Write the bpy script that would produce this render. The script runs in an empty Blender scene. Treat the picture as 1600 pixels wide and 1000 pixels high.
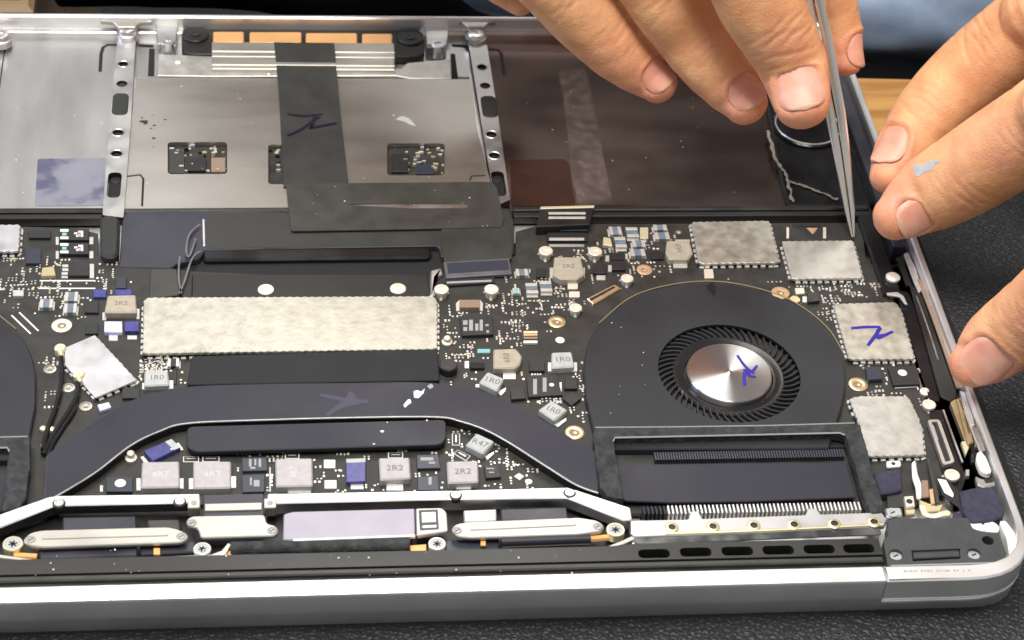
import bpy, bmesh, math, random
from mathutils import Vector, Matrix, noise
random.seed(7)
MM = 0.001
sc = bpy.context.scene
col = sc.collection

# ------------------------------------------------------------------ camera
# solved from the photograph (pinhole fit on the laptop's known 304 x 212 mm outline), millimetres
F = 3232.77
CAM = Vector((-8.83209, -278.04632, 320.96632))
RW = Matrix(((0.9934242, -0.0918108, 0.0684041), (0.0097644, 0.6632221, 0.7483589), (-0.1140745, -0.7427699, 0.6597574)))
cd = bpy.data.cameras.new('camera'); cam = bpy.data.objects.new('camera', cd); col.objects.link(cam)
cam.matrix_world = Matrix.Translation(CAM * MM) @ RW.transposed().to_4x4()
cd.sensor_width = 36; cd.lens = F / 1600 * 36; cd.clip_start = 0.01; cd.clip_end = 20
cd.dof.use_dof = True; cd.dof.focus_distance = 0.485; cd.dof.aperture_fstop = 34
sc.camera = cam

# ------------------------------------------------------------------ light
w = bpy.data.worlds.new('World'); sc.world = w; w.use_nodes = True
bg = w.node_tree.nodes['Background']; bg.inputs[0].default_value = (0.93, 0.95, 1.0, 1); bg.inputs[1].default_value = 0.36
def area(name, loc, target, sx, sy, power, color):
    l = bpy.data.lights.new(name, 'AREA'); l.shape = 'RECTANGLE'; l.size = sx * MM; l.size_y = sy * MM; l.energy = power; l.color = color
    o = bpy.data.objects.new(name, l); col.objects.link(o); o.location = Vector(loc) * MM
    o.rotation_euler = (Vector(target) - Vector(loc)).to_track_quat('-Z', 'Y').to_euler(); return o
area('ceiling_light', (-140, -60, 1150), (40, 90, 0), 1000, 260, 21, (1.0, 0.965, 0.90))
area('ceiling_tube_far', (140, 1000, 1150), (60, 300, 0), 300, 1000, 7, (1.0, 0.975, 0.93))
area('window_light', (-1000, 260, 520), (0, 110, 0), 420, 420, 5, (0.62, 0.70, 1.0))
sc.view_settings.view_transform = 'Standard'; sc.view_settings.look = 'None'; sc.view_settings.exposure = 0.0; sc.view_settings.gamma = 1
sc.render.engine = 'CYCLES'
sc.cycles.use_denoising = True
sc.cycles.max_bounces = 8
sc.cycles.sample_clamp_indirect = 6

# ------------------------------------------------------------------ projection helper: photo pixel on the plane z (mm)
RT = RW.transposed()
def U(x, y, z):
    v = RT @ Vector(((x - 800) / F, -(y - 500) / F, -1)); t = (z - CAM.z) / v.z
    return CAM + v * t
def scale_at(p):
    return F / -(RW @ (Vector(p) - CAM)).z
def pp(pts, z): return [(U(x, y, z).x, U(x, y, z).y) for x, y in pts]

# ------------------------------------------------------------------ materials
M = {}
def mat(name, color, metal=0.0, rough=0.5, noise_amt=0.0, noise_scale=400.0, bump=0.0, bump_scale=1500.0, rough_var=0.0,
        color2=None, spec=0.5, coat=0.0, aniso=0.0, stretch=None, sss=0.0, bump_dist=0.0002, alpha=1.0, detail=5.0, lo=0.35, hi=0.65):
    m = bpy.data.materials.new(name); m.use_nodes = True; nt = m.node_tree; b = nt.nodes['Principled BSDF']
    b.inputs['Base Color'].default_value = (*color, 1); b.inputs['Metallic'].default_value = metal
    b.inputs['Roughness'].default_value = rough; b.inputs['Specular IOR Level'].default_value = spec
    b.inputs['Coat Weight'].default_value = coat; b.inputs['Coat Roughness'].default_value = 0.12; b.inputs['Anisotropic'].default_value = aniso
    b.inputs['Alpha'].default_value = alpha
    tc = nt.nodes.new('ShaderNodeNewGeometry')
    src = tc.outputs['Position']
    if stretch:
        mp = nt.nodes.new('ShaderNodeMapping'); mp.inputs['Scale'].default_value = stretch; nt.links.new(src, mp.inputs['Vector']); src = mp.outputs[0]
    if noise_amt or color2 or rough_var:
        n = nt.nodes.new('ShaderNodeTexNoise'); n.inputs['Scale'].default_value = noise_scale; n.inputs['Detail'].default_value = detail
        nt.links.new(src, n.inputs['Vector'])
        if noise_amt or color2:
            r = nt.nodes.new('ShaderNodeValToRGB'); r.color_ramp.elements[0].position = lo; r.color_ramp.elements[1].position = hi
            c2 = color2 or tuple(c * (1 - noise_amt) for c in color)
            r.color_ramp.elements[0].color = (*c2, 1); r.color_ramp.elements[1].color = (*color, 1)
            nt.links.new(n.outputs['Fac'], r.inputs[0]); nt.links.new(r.outputs[0], b.inputs['Base Color'])
        if rough_var:
            mr = nt.nodes.new('ShaderNodeMapRange'); mr.inputs[1].default_value = 0.3; mr.inputs[2].default_value = 0.7
            mr.inputs[3].default_value = max(0.03, rough - rough_var); mr.inputs[4].default_value = min(1, rough + rough_var)
            nt.links.new(n.outputs['Fac'], mr.inputs[0]); nt.links.new(mr.outputs[0], b.inputs['Roughness'])
    if bump:
        n2 = nt.nodes.new('ShaderNodeTexNoise'); n2.inputs['Scale'].default_value = bump_scale; n2.inputs['Detail'].default_value = 4
        nt.links.new(src, n2.inputs['Vector'])
        bp = nt.nodes.new('ShaderNodeBump'); bp.inputs['Strength'].default_value = bump; bp.inputs['Distance'].default_value = bump_dist
        nt.links.new(n2.outputs['Fac'], bp.inputs['Height']); nt.links.new(bp.outputs[0], b.inputs['Normal'])
    M[name] = m; return m

mat('alu', (0.80, 0.79, 0.77), 1, 0.36, noise_amt=0.08, noise_scale=90, rough_var=0.10, bump=0.08, bump_scale=2500)
mat('alu_case', (0.92, 0.91, 0.89), 0.86, 0.37, noise_amt=0.05, noise_scale=60, rough_var=0.05, bump=0.05, bump_scale=2500)
mat('grey_metal_highlight', (0.20, 0.20, 0.215), 0.6, 0.35, noise_amt=0.25, noise_scale=300)  # grey metal of clip and plug; also paints the heat pipe's bevel highlight
mat('alu_bright', (0.90, 0.89, 0.87), 0.85, 0.42, noise_amt=0.06, noise_scale=120, rough_var=0.08)
mat('alu_floor', (0.60, 0.59, 0.58), 1, 0.37, noise_amt=0.08, noise_scale=120, rough_var=0.03, bump=0.08, bump_scale=900, stretch=(1, .25, 1))
mat('alu_floor_reflection', (0.30, 0.225, 0.20), 1, 0.19, noise_amt=0.12, noise_scale=70, rough_var=0.03, bump=0.015, bump_scale=500, stretch=(.5, 1, 1))  # bare aluminium with the brown reflection of hands and clothing put into its colour
mat('trackpad_metal', (0.57, 0.545, 0.505), 1, 0.40, noise_amt=0.08, noise_scale=110, rough_var=0.03, bump=0.08, bump_scale=700, stretch=(.3, 1, 1))
mat('bracket_metal', (0.60, 0.59, 0.575), 1, 0.42, noise_amt=0.1, noise_scale=150, rough_var=0.1)
mat('shield_metal', (0.60, 0.575, 0.495), 0.75, 0.44, color2=(0.43, 0.41, 0.345), noise_scale=330, lo=0.28, hi=0.66, rough_var=0.08, bump=0.22, bump_scale=620, bump_dist=0.0003, detail=6)
mat('shield_metal_grey', (0.62, 0.605, 0.565), 0.75, 0.44, color2=(0.49, 0.475, 0.435), noise_scale=330, lo=0.28, hi=0.66, rough_var=0.06, bump=0.18, bump_scale=560, bump_dist=0.0003)
mat('module_metal', (0.62, 0.61, 0.625), 0.8, 0.40, noise_amt=0.10, noise_scale=150, rough_var=0.1, bump=0.2, bump_scale=350)
mat('cover_metal', (0.56, 0.53, 0.475), 0.8, 0.42, noise_amt=0.12, noise_scale=130, rough_var=0.1, stretch=(.3, 1, 1))
mat('cover_lilac', (0.36, 0.335, 0.395), 0.6, 0.45, noise_amt=0.08, noise_scale=160)
mat('pcb', (0.037, 0.035, 0.031), 0, 0.48, spec=0.35, noise_amt=0.32, noise_scale=260, rough_var=0.1, bump=0.25, bump_scale=1400)
mat('black_metal', (0.026, 0.026, 0.036), 0.0, 0.44, spec=0.32, noise_amt=0.2, noise_scale=38, rough_var=0.15, bump=0.08, bump_scale=2600)
mat('black_pad', (0.015, 0.0155, 0.018), 0, 0.55, spec=0.3, noise_amt=0.2, noise_scale=120, rough_var=0.1, bump=0.1)
mat('fan_black', (0.025, 0.026, 0.030), 0, 0.47, spec=0.34, noise_amt=0.25, noise_scale=40, rough_var=0.13, bump=0.15, bump_scale=3000)
mat('black_gloss', (0.010, 0.010, 0.011), 0, 0.22, rough_var=0.08, noise_scale=120)
mat('black_plastic', (0.014, 0.0135, 0.013), 0, 0.42, noise_amt=0.3, noise_scale=150, rough_var=0.1, bump=0.12)
mat('black_deep', (0.004, 0.004, 0.004), 0, 0.7)
mat('hinge_black', (0.024, 0.023, 0.021), 0, 0.40, noise_amt=0.3, noise_scale=60, rough_var=0.12, bump=0.1, stretch=(.2, 1, 1))
mat('corner_grey', (0.046, 0.049, 0.053), 0, 0.48, noise_amt=0.2, noise_scale=300, bump=0.25, bump_scale=2500)
mat('tape_black', (0.030, 0.030, 0.027), 0, 0.52, noise_amt=0.15, noise_scale=150, bump=0.12, bump_scale=900, rough_var=0.08)
mat('tape_olive', (0.044, 0.042, 0.036), 0, 0.42, noise_amt=0.18, noise_scale=200, bump=0.15, bump_scale=900, rough_var=0.08)
mat('panel_blue_black', (0.036, 0.036, 0.048), 0, 0.36, noise_amt=0.25, noise_scale=90, rough_var=0.12)
mat('chip', (0.020, 0.020, 0.021), 0, 0.42, noise_amt=0.2, noise_scale=500, bump=0.1, bump_scale=4000)
mat('chip_blue', (0.028, 0.032, 0.046), 0, 0.36)
mat('tin', (0.76, 0.74, 0.69), 0.55, 0.30, noise_amt=0.15, noise_scale=900)
mat('silkscreen', (0.66, 0.645, 0.60), 0, 0.55)
mat('silkscreen_grey', (0.30, 0.30, 0.30), 0, 0.55)
mat('gold', (0.86, 0.70, 0.42), 0.85, 0.32, noise_amt=0.15, noise_scale=500)
mat('gold_pale', (0.88, 0.80, 0.55), 0.6, 0.35)
mat('copper_pad', (0.95, 0.53, 0.22), 0.45, 0.36, noise_amt=0.1, noise_scale=120)
mat('copper_ring', (0.78, 0.50, 0.30), 0.55, 0.38, noise_amt=0.15, noise_scale=500)
mat('cream_ring', (0.86, 0.78, 0.66), 0.5, 0.38)
mat('inductor_grey', (0.44, 0.45, 0.44), 0.1, 0.5, noise_amt=0.15, noise_scale=600, bump=0.2, bump_scale=3500)
mat('inductor_lilac', (0.42, 0.39, 0.40), 0.15, 0.46, noise_amt=0.12, noise_scale=600, bump=0.15, bump_scale=3500)
mat('inductor_beige', (0.40, 0.35, 0.27), 0.1, 0.48, noise_amt=0.15, noise_scale=600, bump=0.2, bump_scale=3500)
mat('inductor_mark', (0.12, 0.115, 0.11), 0, 0.6)
mat('inductor_mark_light', (0.52, 0.485, 0.50), 0.2, 0.5)
mat('cap_blue', (0.16, 0.20, 0.24), 0, 0.32, noise_amt=0.25, noise_scale=900)
mat('cap_tan', (0.42, 0.33, 0.20), 0, 0.45)
mat('cap_brown', (0.25, 0.17, 0.12), 0, 0.45)
mat('tantalum', (0.060, 0.060, 0.24), 0, 0.32, noise_amt=0.3, noise_scale=700)  # blue glare of the light is put into this colour
mat('tantalum_pale', (0.44, 0.42, 0.80), 0, 0.35, color2=(0.75, 0.73, 0.85), noise_scale=700)
mat('teal', (0.20, 0.42, 0.42), 0, 0.4)
mat('rubber', (0.018, 0.019, 0.018), 0, 0.62, bump=0.3, bump_scale=2500)
mat('foam', (0.040, 0.043, 0.045), 0, 0.85, noise_amt=0.6, noise_scale=500, bump=1.0, bump_scale=900, bump_dist=0.0006)
mat('foam_blue', (0.035, 0.034, 0.065), 0, 0.75, noise_amt=0.35, noise_scale=600, bump=0.8, bump_scale=1800, bump_dist=0.0004)
mat('film', (0.13, 0.13, 0.125), 0.3, 0.16, rough_var=0.1, noise_scale=200, color2=(0.05, 0.05, 0.05), lo=.4, hi=.6)
mat('kapton', (0.80, 0.40, 0.12), 0, 0.35)
mat('brass', (0.86, 0.76, 0.46), 0.8, 0.34)
mat('wood_dull', (0.25, 0.175, 0.095), 0, 0.55, color2=(0.16, 0.105, 0.05), noise_scale=150, stretch=(.15, 1, 1))
mat('tan_edge', (0.26, 0.21, 0.13), 0.1, 0.5)
mat('white_plastic', (0.85, 0.84, 0.80), 0, 0.4)
mat('sticker_lilac', (0.31, 0.31, 0.37), 0.6, 0.34, color2=(0.17, 0.17, 0.26), noise_scale=90, lo=0.40, hi=0.49, rough_var=0.1)
mat('sticker_brown', (0.055, 0.018, 0.009), 0.5, 0.3, noise_amt=0.45, noise_scale=60, rough_var=0.1)
mat('adhesive', (0.33, 0.25, 0.225), 1.0, 0.225, noise_amt=0.18, noise_scale=320, rough_var=0.02, bump=0.04, bump_scale=500)
mat('paste', (0.78, 0.78, 0.80), 0, 0.5, bump=0.6, bump_scale=900)
mat('ink', (0.022, 0.012, 0.25), 0, 0.35)
mat('ink_dark', (0.012, 0.008, 0.024), 0, 0.35)
mat('ink_faint', (0.030, 0.026, 0.058), 0, 0.42)
mat('steel', (0.94, 0.91, 0.82), 0.9, 0.17, noise_amt=0.08, noise_scale=140, rough_var=0.08, stretch=(1, 1, .15))
mat('dust', (0.75, 0.74, 0.70), 0, 0.8)

# anisotropic turned hub
m = mat('hub_metal', (0.60, 0.595, 0.59), 1, 0.28, aniso=1.0)
m.node_tree.nodes['Principled BSDF'].inputs['Anisotropic Rotation'].default_value = 0.25
tn = m.node_tree.nodes.new('ShaderNodeTangent'); tn.direction_type = 'RADIAL'; tn.axis = 'Z'
m.node_tree.links.new(tn.outputs[0], m.node_tree.nodes['Principled BSDF'].inputs['Tangent'])

# black leatherette mat
m = mat('mat_black', (0.022, 0.023, 0.026), 0, 0.52, noise_amt=0.3, noise_scale=60)
nt = m.node_tree; b = nt.nodes['Principled BSDF']; g = nt.nodes.new('ShaderNodeNewGeometry')
nz = nt.nodes.new('ShaderNodeTexNoise'); nz.inputs['Scale'].default_value = 500; nt.links.new(g.outputs['Position'], nz.inputs['Vector'])
mx = nt.nodes.new('ShaderNodeMixRGB'); mx.inputs[0].default_value = 0.0016; nt.links.new(g.outputs['Position'], mx.inputs[1]); nt.links.new(nz.outputs['Color'], mx.inputs[2])
vo = nt.nodes.new('ShaderNodeTexVoronoi'); vo.inputs['Scale'].default_value = 780; vo.feature = 'DISTANCE_TO_EDGE'; nt.links.new(mx.outputs[0], vo.inputs['Vector'])
rp = nt.nodes.new('ShaderNodeValToRGB'); rp.color_ramp.elements[1].position = 0.35; nt.links.new(vo.outputs['Distance'], rp.inputs[0])
bp = nt.nodes.new('ShaderNodeBump'); bp.inputs['Strength'].default_value = 0.7; bp.inputs['Distance'].default_value = 0.0004
nt.links.new(rp.outputs[0], bp.inputs['Height']); nt.links.new(bp.outputs[0], b.inputs['Normal'])

# wood: grain runs along x
m = mat('wood', (0.47, 0.255, 0.075), 0, 0.45, color2=(0.30, 0.14, 0.035), noise_scale=230, stretch=(0.10, 1, 1), lo=0.36, hi=0.6, bump=0.15, bump_scale=300)
# denim
m = mat('denim', (0.36, 0.44, 0.57), 0, 0.9, spec=0.1, color2=(0.10, 0.14, 0.22), noise_scale=28, lo=0.3, hi=0.7, bump=0.3, bump_scale=1500)
mat('cloth_black', (0.004, 0.004, 0.005), 0, 0.95, spec=0.05, noise_amt=0.4, noise_scale=30, bump=0.3, bump_scale=900)
mat('cloth_brown_black', (0.030, 0.019, 0.016), 0, 0.9, noise_amt=0.4, noise_scale=15, bump=0.3, bump_scale=700)
mat('floor_dark', (0.02, 0.02, 0.021), 0, 0.6, noise_amt=0.3, noise_scale=10)

# skin and nails: colour from a per-vertex tint (redness of tips and knuckles), fine relief from noise
def skin_material():
    m = bpy.data.materials.new('skin'); m.use_nodes = True; nt = m.node_tree; b = nt.nodes['Principled BSDF']
    at = nt.nodes.new('ShaderNodeAttribute'); at.attribute_name = 'tint'
    g = nt.nodes.new('ShaderNodeNewGeometry')
    n = nt.nodes.new('ShaderNodeTexNoise'); n.inputs['Scale'].default_value = 130; n.inputs['Detail'].default_value = 6
    nt.links.new(g.outputs['Position'], n.inputs['Vector'])
    r = nt.nodes.new('ShaderNodeValToRGB'); r.color_ramp.elements[0].position = .33; r.color_ramp.elements[1].position = .68
    r.color_ramp.elements[0].color = (0.63, 0.31, 0.13, 1); r.color_ramp.elements[1].color = (0.82, 0.485, 0.225, 1)
    nt.links.new(n.outputs['Fac'], r.inputs[0])
    mx = nt.nodes.new('ShaderNodeMixRGB'); mx.inputs[2].default_value = (0.72, 0.27, 0.19, 1)
    n4 = nt.nodes.new('ShaderNodeTexNoise'); n4.inputs['Scale'].default_value = 60; n4.inputs['Detail'].default_value = 4; nt.links.new(g.outputs['Position'], n4.inputs['Vector'])
    m4 = nt.nodes.new('ShaderNodeMapRange'); m4.inputs[1].default_value = .45; m4.inputs[2].default_value = .75; m4.inputs[3].default_value = 0; m4.inputs[4].default_value = .28; nt.links.new(n4.outputs['Fac'], m4.inputs[0])
    sm4 = nt.nodes.new('ShaderNodeMath'); sm4.operation = 'ADD'; sm4.use_clamp = True; nt.links.new(at.outputs['Fac'], sm4.inputs[0]); nt.links.new(m4.outputs[0], sm4.inputs[1])
    nt.links.new(sm4.outputs[0], mx.inputs[0]); nt.links.new(r.outputs[0], mx.inputs[1]); nt.links.new(mx.outputs[0], b.inputs['Base Color'])
    b.inputs['Roughness'].default_value = 0.54; b.inputs['Specular IOR Level'].default_value = 0.36
    b.inputs['Subsurface Weight'].default_value = 0.22; b.inputs['Subsurface Radius'].default_value = (1.0, 0.36, 0.18); b.inputs['Subsurface Scale'].default_value = 0.003
    v = nt.nodes.new('ShaderNodeTexVoronoi'); v.inputs['Scale'].default_value = 1100; v.feature = 'DISTANCE_TO_EDGE'
    nt.links.new(g.outputs['Position'], v.inputs['Vector'])
    n3 = nt.nodes.new('ShaderNodeTexNoise'); n3.inputs['Scale'].default_value = 420; n3.inputs['Detail'].default_value = 5
    nt.links.new(g.outputs['Position'], n3.inputs['Vector'])
    ad = nt.nodes.new('ShaderNodeMath'); ad.operation = 'MULTIPLY_ADD'; ad.inputs[1].default_value = 0.7
    nt.links.new(v.outputs['Distance'], ad.inputs[0]); nt.links.new(n3.outputs['Fac'], ad.inputs[2])
    bp = nt.nodes.new('ShaderNodeBump'); bp.inputs['Strength'].default_value = 0.33; bp.inputs['Distance'].default_value = 0.0005
    nt.links.new(ad.outputs[0], bp.inputs['Height']); nt.links.new(bp.outputs[0], b.inputs['Normal'])
    M['skin'] = m
skin_material()
m = mat('nail', (0.74, 0.40, 0.30), 0, 0.42, color2=(0.66, 0.29, 0.20), noise_scale=160, spec=0.5)
m.node_tree.nodes['Principled BSDF'].inputs['Subsurface Weight'].default_value = 0.2
m.node_tree.nodes['Principled BSDF'].inputs['Subsurface Scale'].default_value = 0.0015
mat('nail_edge', (0.70, 0.42, 0.28), 0, 0.35)

# ------------------------------------------------------------------ mesh builder (all in mm, world axes)
WL = {}    # object name -> world location in mm
def area2(p):
    return sum(p[i][0] * p[(i + 1) % len(p)][1] - p[(i + 1) % len(p)][0] * p[i][1] for i in range(len(p))) / 2
def ccw(p): return list(p) if area2(p) > 0 else list(p)[::-1]
def offset(p, d):
    n = len(p); out = []
    for i in range(n):
        a, b_, c = Vector(p[i - 1]), Vector(p[i]), Vector(p[(i + 1) % n])
        e1 = (b_ - a); e2 = (c - b_)
        if e1.length < 1e-6 or e2.length < 1e-6: out.append(tuple(b_)); continue
        e1.normalize(); e2.normalize()
        n1 = Vector((-e1.y, e1.x)); n2 = Vector((-e2.y, e2.x)); k = n1 + n2
        dd = max(0.35, 1 + n1.dot(n2))
        out.append(tuple(b_ + k * (d / dd)))
    return out
def rnd(p, r, n=4):
    p = ccw(p); out = []; L = len(p)
    rr = r if isinstance(r, (list, tuple)) else [r] * L
    for i in range(L):
        a, b_, c = Vector(p[i - 1]), Vector(p[i]), Vector(p[(i + 1) % L])
        t = min(rr[i], 0.48 * (a - b_).length, 0.48 * (c - b_).length)
        if t < 0.02: out.append(tuple(b_)); continue
        s = b_ + (a - b_).normalized() * t; e = b_ + (c - b_).normalized() * t
        for k in range(n + 1):
            u = k / n; out.append(tuple(s * (1 - u) ** 2 + b_ * 2 * u * (1 - u) + e * u * u))
    return out
def circle(cx, cy, r, n=24, ry=None): return [(cx + r * math.cos(2 * math.pi * k / n), cy + (ry or r) * math.sin(2 * math.pi * k / n)) for k in range(n)]
def rect(x0, y0, x1, y1): return [(x0, y0), (x1, y0), (x1, y1), (x0, y1)]
def rrect(cx, cy, w_, h_, ang=0):
    c, s = math.cos(ang), math.sin(ang)
    return [(cx + x * c - y * s, cy + x * s + y * c) for x, y in ((-w_ / 2, -h_ / 2), (w_ / 2, -h_ / 2), (w_ / 2, h_ / 2), (-w_ / 2, h_ / 2))]
def catmull(P, n=8, closed=False):
    P = [Vector(p) for p in P]; L = len(P); out = []
    for i in range(L if closed else L - 1):
        if closed: a, b_, c, d = P[i - 1], P[i], P[(i + 1) % L], P[(i + 2) % L]
        else: a, b_, c, d = P[max(0, i - 1)], P[i], P[i + 1], P[min(L - 1, i + 2)]
        for k in range(n):
            t = k / n
            out.append(0.5 * ((2 * b_) + (c - a) * t + (2 * a - 5 * b_ + 4 * c - d) * t * t + (3 * b_ - a - 3 * c + d) * t ** 3))
    if not closed: out.append(P[-1])
    return out

class MB:
    def __init__(s): s.v = []; s.f = []; s.m = []; s.mats = []
    def mi(s, mt):
        if mt not in s.mats: s.mats.append(mt)
        return s.mats.index(mt)
    def add(s, verts, faces, mt):
        o = len(s.v); i = s.mi(mt); s.v += [tuple(v) for v in verts]
        for f in faces: s.f.append(tuple(o + k for k in f)); s.m.append(i)
        return s
    def prism(s, poly, z0, z1, mt, bev=0.0, side=None, bottom=False, edge=None):
        p = ccw(poly); n = len(p); side = side or mt
        if bev:
            q = offset(p, bev)
            v = [(x, y, z0) for x, y in p] + [(x, y, z1 - bev) for x, y in p] + [(x, y, z1) for x, y in q]
            s.add(v, [(i, (i + 1) % n, n + (i + 1) % n, n + i) for i in range(n)], side)
            o = len(s.v) - 3 * n
            k = s.mi(mt); ke = s.mi(edge or mt)
            for i in range(n): s.f.append((o + n + i, o + n + (i + 1) % n, o + 2 * n + (i + 1) % n, o + 2 * n + i)); s.m.append(ke)
            s.f.append(tuple(o + 2 * n + i for i in range(n))); s.m.append(k)
        else:
            s.add([(x, y, z0) for x, y in p] + [(x, y, z1) for x, y in p], [(i, (i + 1) % n, n + (i + 1) % n, n + i) for i in range(n)], side)
            o = len(s.v) - 2 * n; k = s.mi(mt)
            s.f.append(tuple(o + n + i for i in range(n))); s.m.append(k)
        if bottom:
            s.f.append(tuple(range(o + n - 1, o - 1, -1))); s.m.append(s.mi(side))
        return s
    def plate(s, outer, holes, z0, z1, mt, side=None):
        """flat plate with real holes"""
        side = side or mt
        bm = bmesh.new(); edges = []
        for lp in [ccw(outer)] + [ccw(h) for h in holes]:
            vs = [bm.verts.new((x, y, z1)) for x, y in lp]
            edges += [bm.edges.new((vs[i], vs[(i + 1) % len(vs)])) for i in range(len(vs))]
        bmesh.ops.triangle_fill(bm, use_beauty=True, use_dissolve=False, edges=edges)
        for f in bm.faces:
            f.normal_update()
            if f.normal.z < 0: f.normal_flip()
        bm.verts.index_update()
        s.add([v.co[:] for v in bm.verts], [[v.index for v in f.verts] for f in bm.faces], mt); bm.free()
        for k, lp in enumerate([ccw(outer)] + [ccw(h)[::-1] for h in holes]):
            n = len(lp)
            s.add([(x, y, z0) for x, y in lp] + [(x, y, z1) for x, y in lp], [(i, (i + 1) % n, n + (i + 1) % n, n + i) for i in range(n)], side)
        return s
    def lathe(s, cx, cy, prof, mt, seg=24):
        v = []; f = []; n = len(prof)
        for r, z in prof: v += [(cx + r * math.cos(2 * math.pi * k / seg), cy + r * math.sin(2 * math.pi * k / seg), z) for k in range(seg)]
        for i in range(n - 1):
            for k in range(seg): f.append((i * seg + (k + 1) % seg, i * seg + k, (i + 1) * seg + k, (i + 1) * seg + (k + 1) % seg))
        if prof[0][0] < 0.02: pass
        s.add(v, f, mt); return s
    def cyl(s, cx, cy, r, z0, z1, mt, seg=16, bev=0.1): return s.prism(circle(cx, cy, r, seg), z0, z1, mt, bev)
    def tube(s, pts, r, mt, seg=8, flat=1.0, up=Vector((0, 0, 1)), caps=True):
        pts = [Vector(p) for p in pts]; n = len(pts); v = []; f = []
        for i, p in enumerate(pts):
            t = (pts[min(n - 1, i + 1)] - pts[max(0, i - 1)]).normalized()
            sd = t.cross(up); sd = sd.normalized() if sd.length > 1e-4 else Vector((1, 0, 0)); u = sd.cross(t).normalized()
            ri = r[i] if isinstance(r, (list, tuple)) else r
            for k in range(seg):
                a = 2 * math.pi * k / seg; v.append(p + sd * (math.cos(a) * ri) + u * (math.sin(a) * ri * flat))
        for i in range(n - 1):
            for k in range(seg): f.append((i * seg + (k + 1) % seg, i * seg + k, (i + 1) * seg + k, (i + 1) * seg + (k + 1) % seg))
        if caps: f += [tuple(range(seg)), tuple(range(n * seg - 1, (n - 1) * seg - 1, -1))]
        s.add(v, f, mt); return s
    def strip(s, pts, wid, th, mt):
        """flat ribbon following 3-D points, width in the xy plane"""
        pts = [Vector(p) for p in pts]; n = len(pts); v = []; f = []
        for i, p in enumerate(pts):
            t = (pts[min(n - 1, i + 1)] - pts[max(0, i - 1)]); t.z = 0; t.normalize(); sd = Vector((-t.y, t.x, 0))
            wi = wid[i] if isinstance(wid, (list, tuple)) else wid
            v += [p + sd * wi / 2, p - sd * wi / 2, p - sd * wi / 2 - Vector((0, 0, th)), p + sd * wi / 2 - Vector((0, 0, th))]
        for i in range(n - 1):
            for k in range(4): f.append((i * 4 + k, i * 4 + (k + 1) % 4, (i + 1) * 4 + (k + 1) % 4, (i + 1) * 4 + k))
        f += [(3, 2, 1, 0), tuple(n * 4 - 4 + k for k in range(4))]
        s.add(v, f, mt); return s
    def mirror(s):
        s.v = [(-x, y, z) for x, y, z in s.v]; s.f = [tuple(reversed(f)) for f in s.f]; return s
    def mesh(s, name, c, angle=35):
        me = bpy.data.meshes.new(name)
        me.from_pydata([((x - c[0]) * MM, (y - c[1]) * MM, (z - c[2]) * MM) for x, y, z in s.v], [], s.f)
        for mt in s.mats: me.materials.append(M[mt])
        me.polygons.foreach_set('material_index', s.m)
        me.polygons.foreach_set('use_smooth', [True] * len(me.polygons))
        me.update()
        me.set_sharp_from_angle(angle=math.radians(angle))
        return me
    def build(s, name, parent=None, angle=35):
        xs = list(zip(*s.v)); c = [(min(a) + max(a)) / 2 for a in xs]; c[2] = min(xs[2])
        return link(name, s.mesh(name, c, angle), c, parent)
def link(name, me, c, parent=None, rot=0.0):
    o = bpy.data.objects.new(name, me); col.objects.link(o)
    pl = WL[parent.name] if parent else (0, 0, 0)
    o.location = [(c[i] - pl[i]) * MM for i in range(3)]; o.rotation_euler.z = rot
    o.parent = parent; WL[o.name] = tuple(c); return o
def empty(name, loc, parent=None):
    o = bpy.data.objects.new(name, None); o.empty_display_size = 0.01; col.objects.link(o)
    pl = WL[parent.name] if parent else (0, 0, 0)
    o.location = [(loc[i] - pl[i]) * MM for i in range(3)]; o.parent = parent; WL[o.name] = tuple(loc); return o
def tag(o, label=None, cat=None, group=None, kind=None):
    if label: o['label'] = label
    if cat: o['category'] = cat
    if group: o['group'] = group
    if kind: o['kind'] = kind
    return o
TXT = {}
def text(name, s, px, py, z, size, ang, mt, parent, thick=0.0):
    """flat printed lettering lying on a part; size = letter height in mm"""
    key = (s, size, mt)
    if key not in TXT:
        cu = bpy.data.curves.new('lettering', 'FONT'); cu.body = s; cu.size = size * 1.4 * MM; cu.align_x = 'CENTER'; cu.align_y = 'CENTER'; cu.resolution_u = 3
        to = bpy.data.objects.new('lettering', cu); col.objects.link(to)
        me = bpy.data.meshes.new_from_object(to.evaluated_get(bpy.context.evaluated_depsgraph_get()))
        bpy.data.objects.remove(to); me.materials.clear(); me.materials.append(M[mt]); TXT[key] = me
    p = U(px, py, z)
    return link(name, TXT[key], (p.x, p.y, z + 0.02), parent, ang)
def strokes(name, lines, z, mt, parent, wpx):
    """felt-pen strokes: flat ribbons on a surface"""
    mb = MB()
    for i, ln in enumerate(lines):
        pts = catmull([U(x, y, z).to_tuple() for x, y in ln], 5)
        n = len(pts); sc_ = scale_at(pts[0])
        mb.strip([p + Vector((0, 0, 0.03 + 0.006 * i)) for p in pts], [wpx / sc_ * (0.75 + 0.35 * math.sin(math.pi * (0.12 + 0.8 * k / n))) for k in range(n)], 0.02, mt)
    return mb.build(name, parent)

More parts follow.
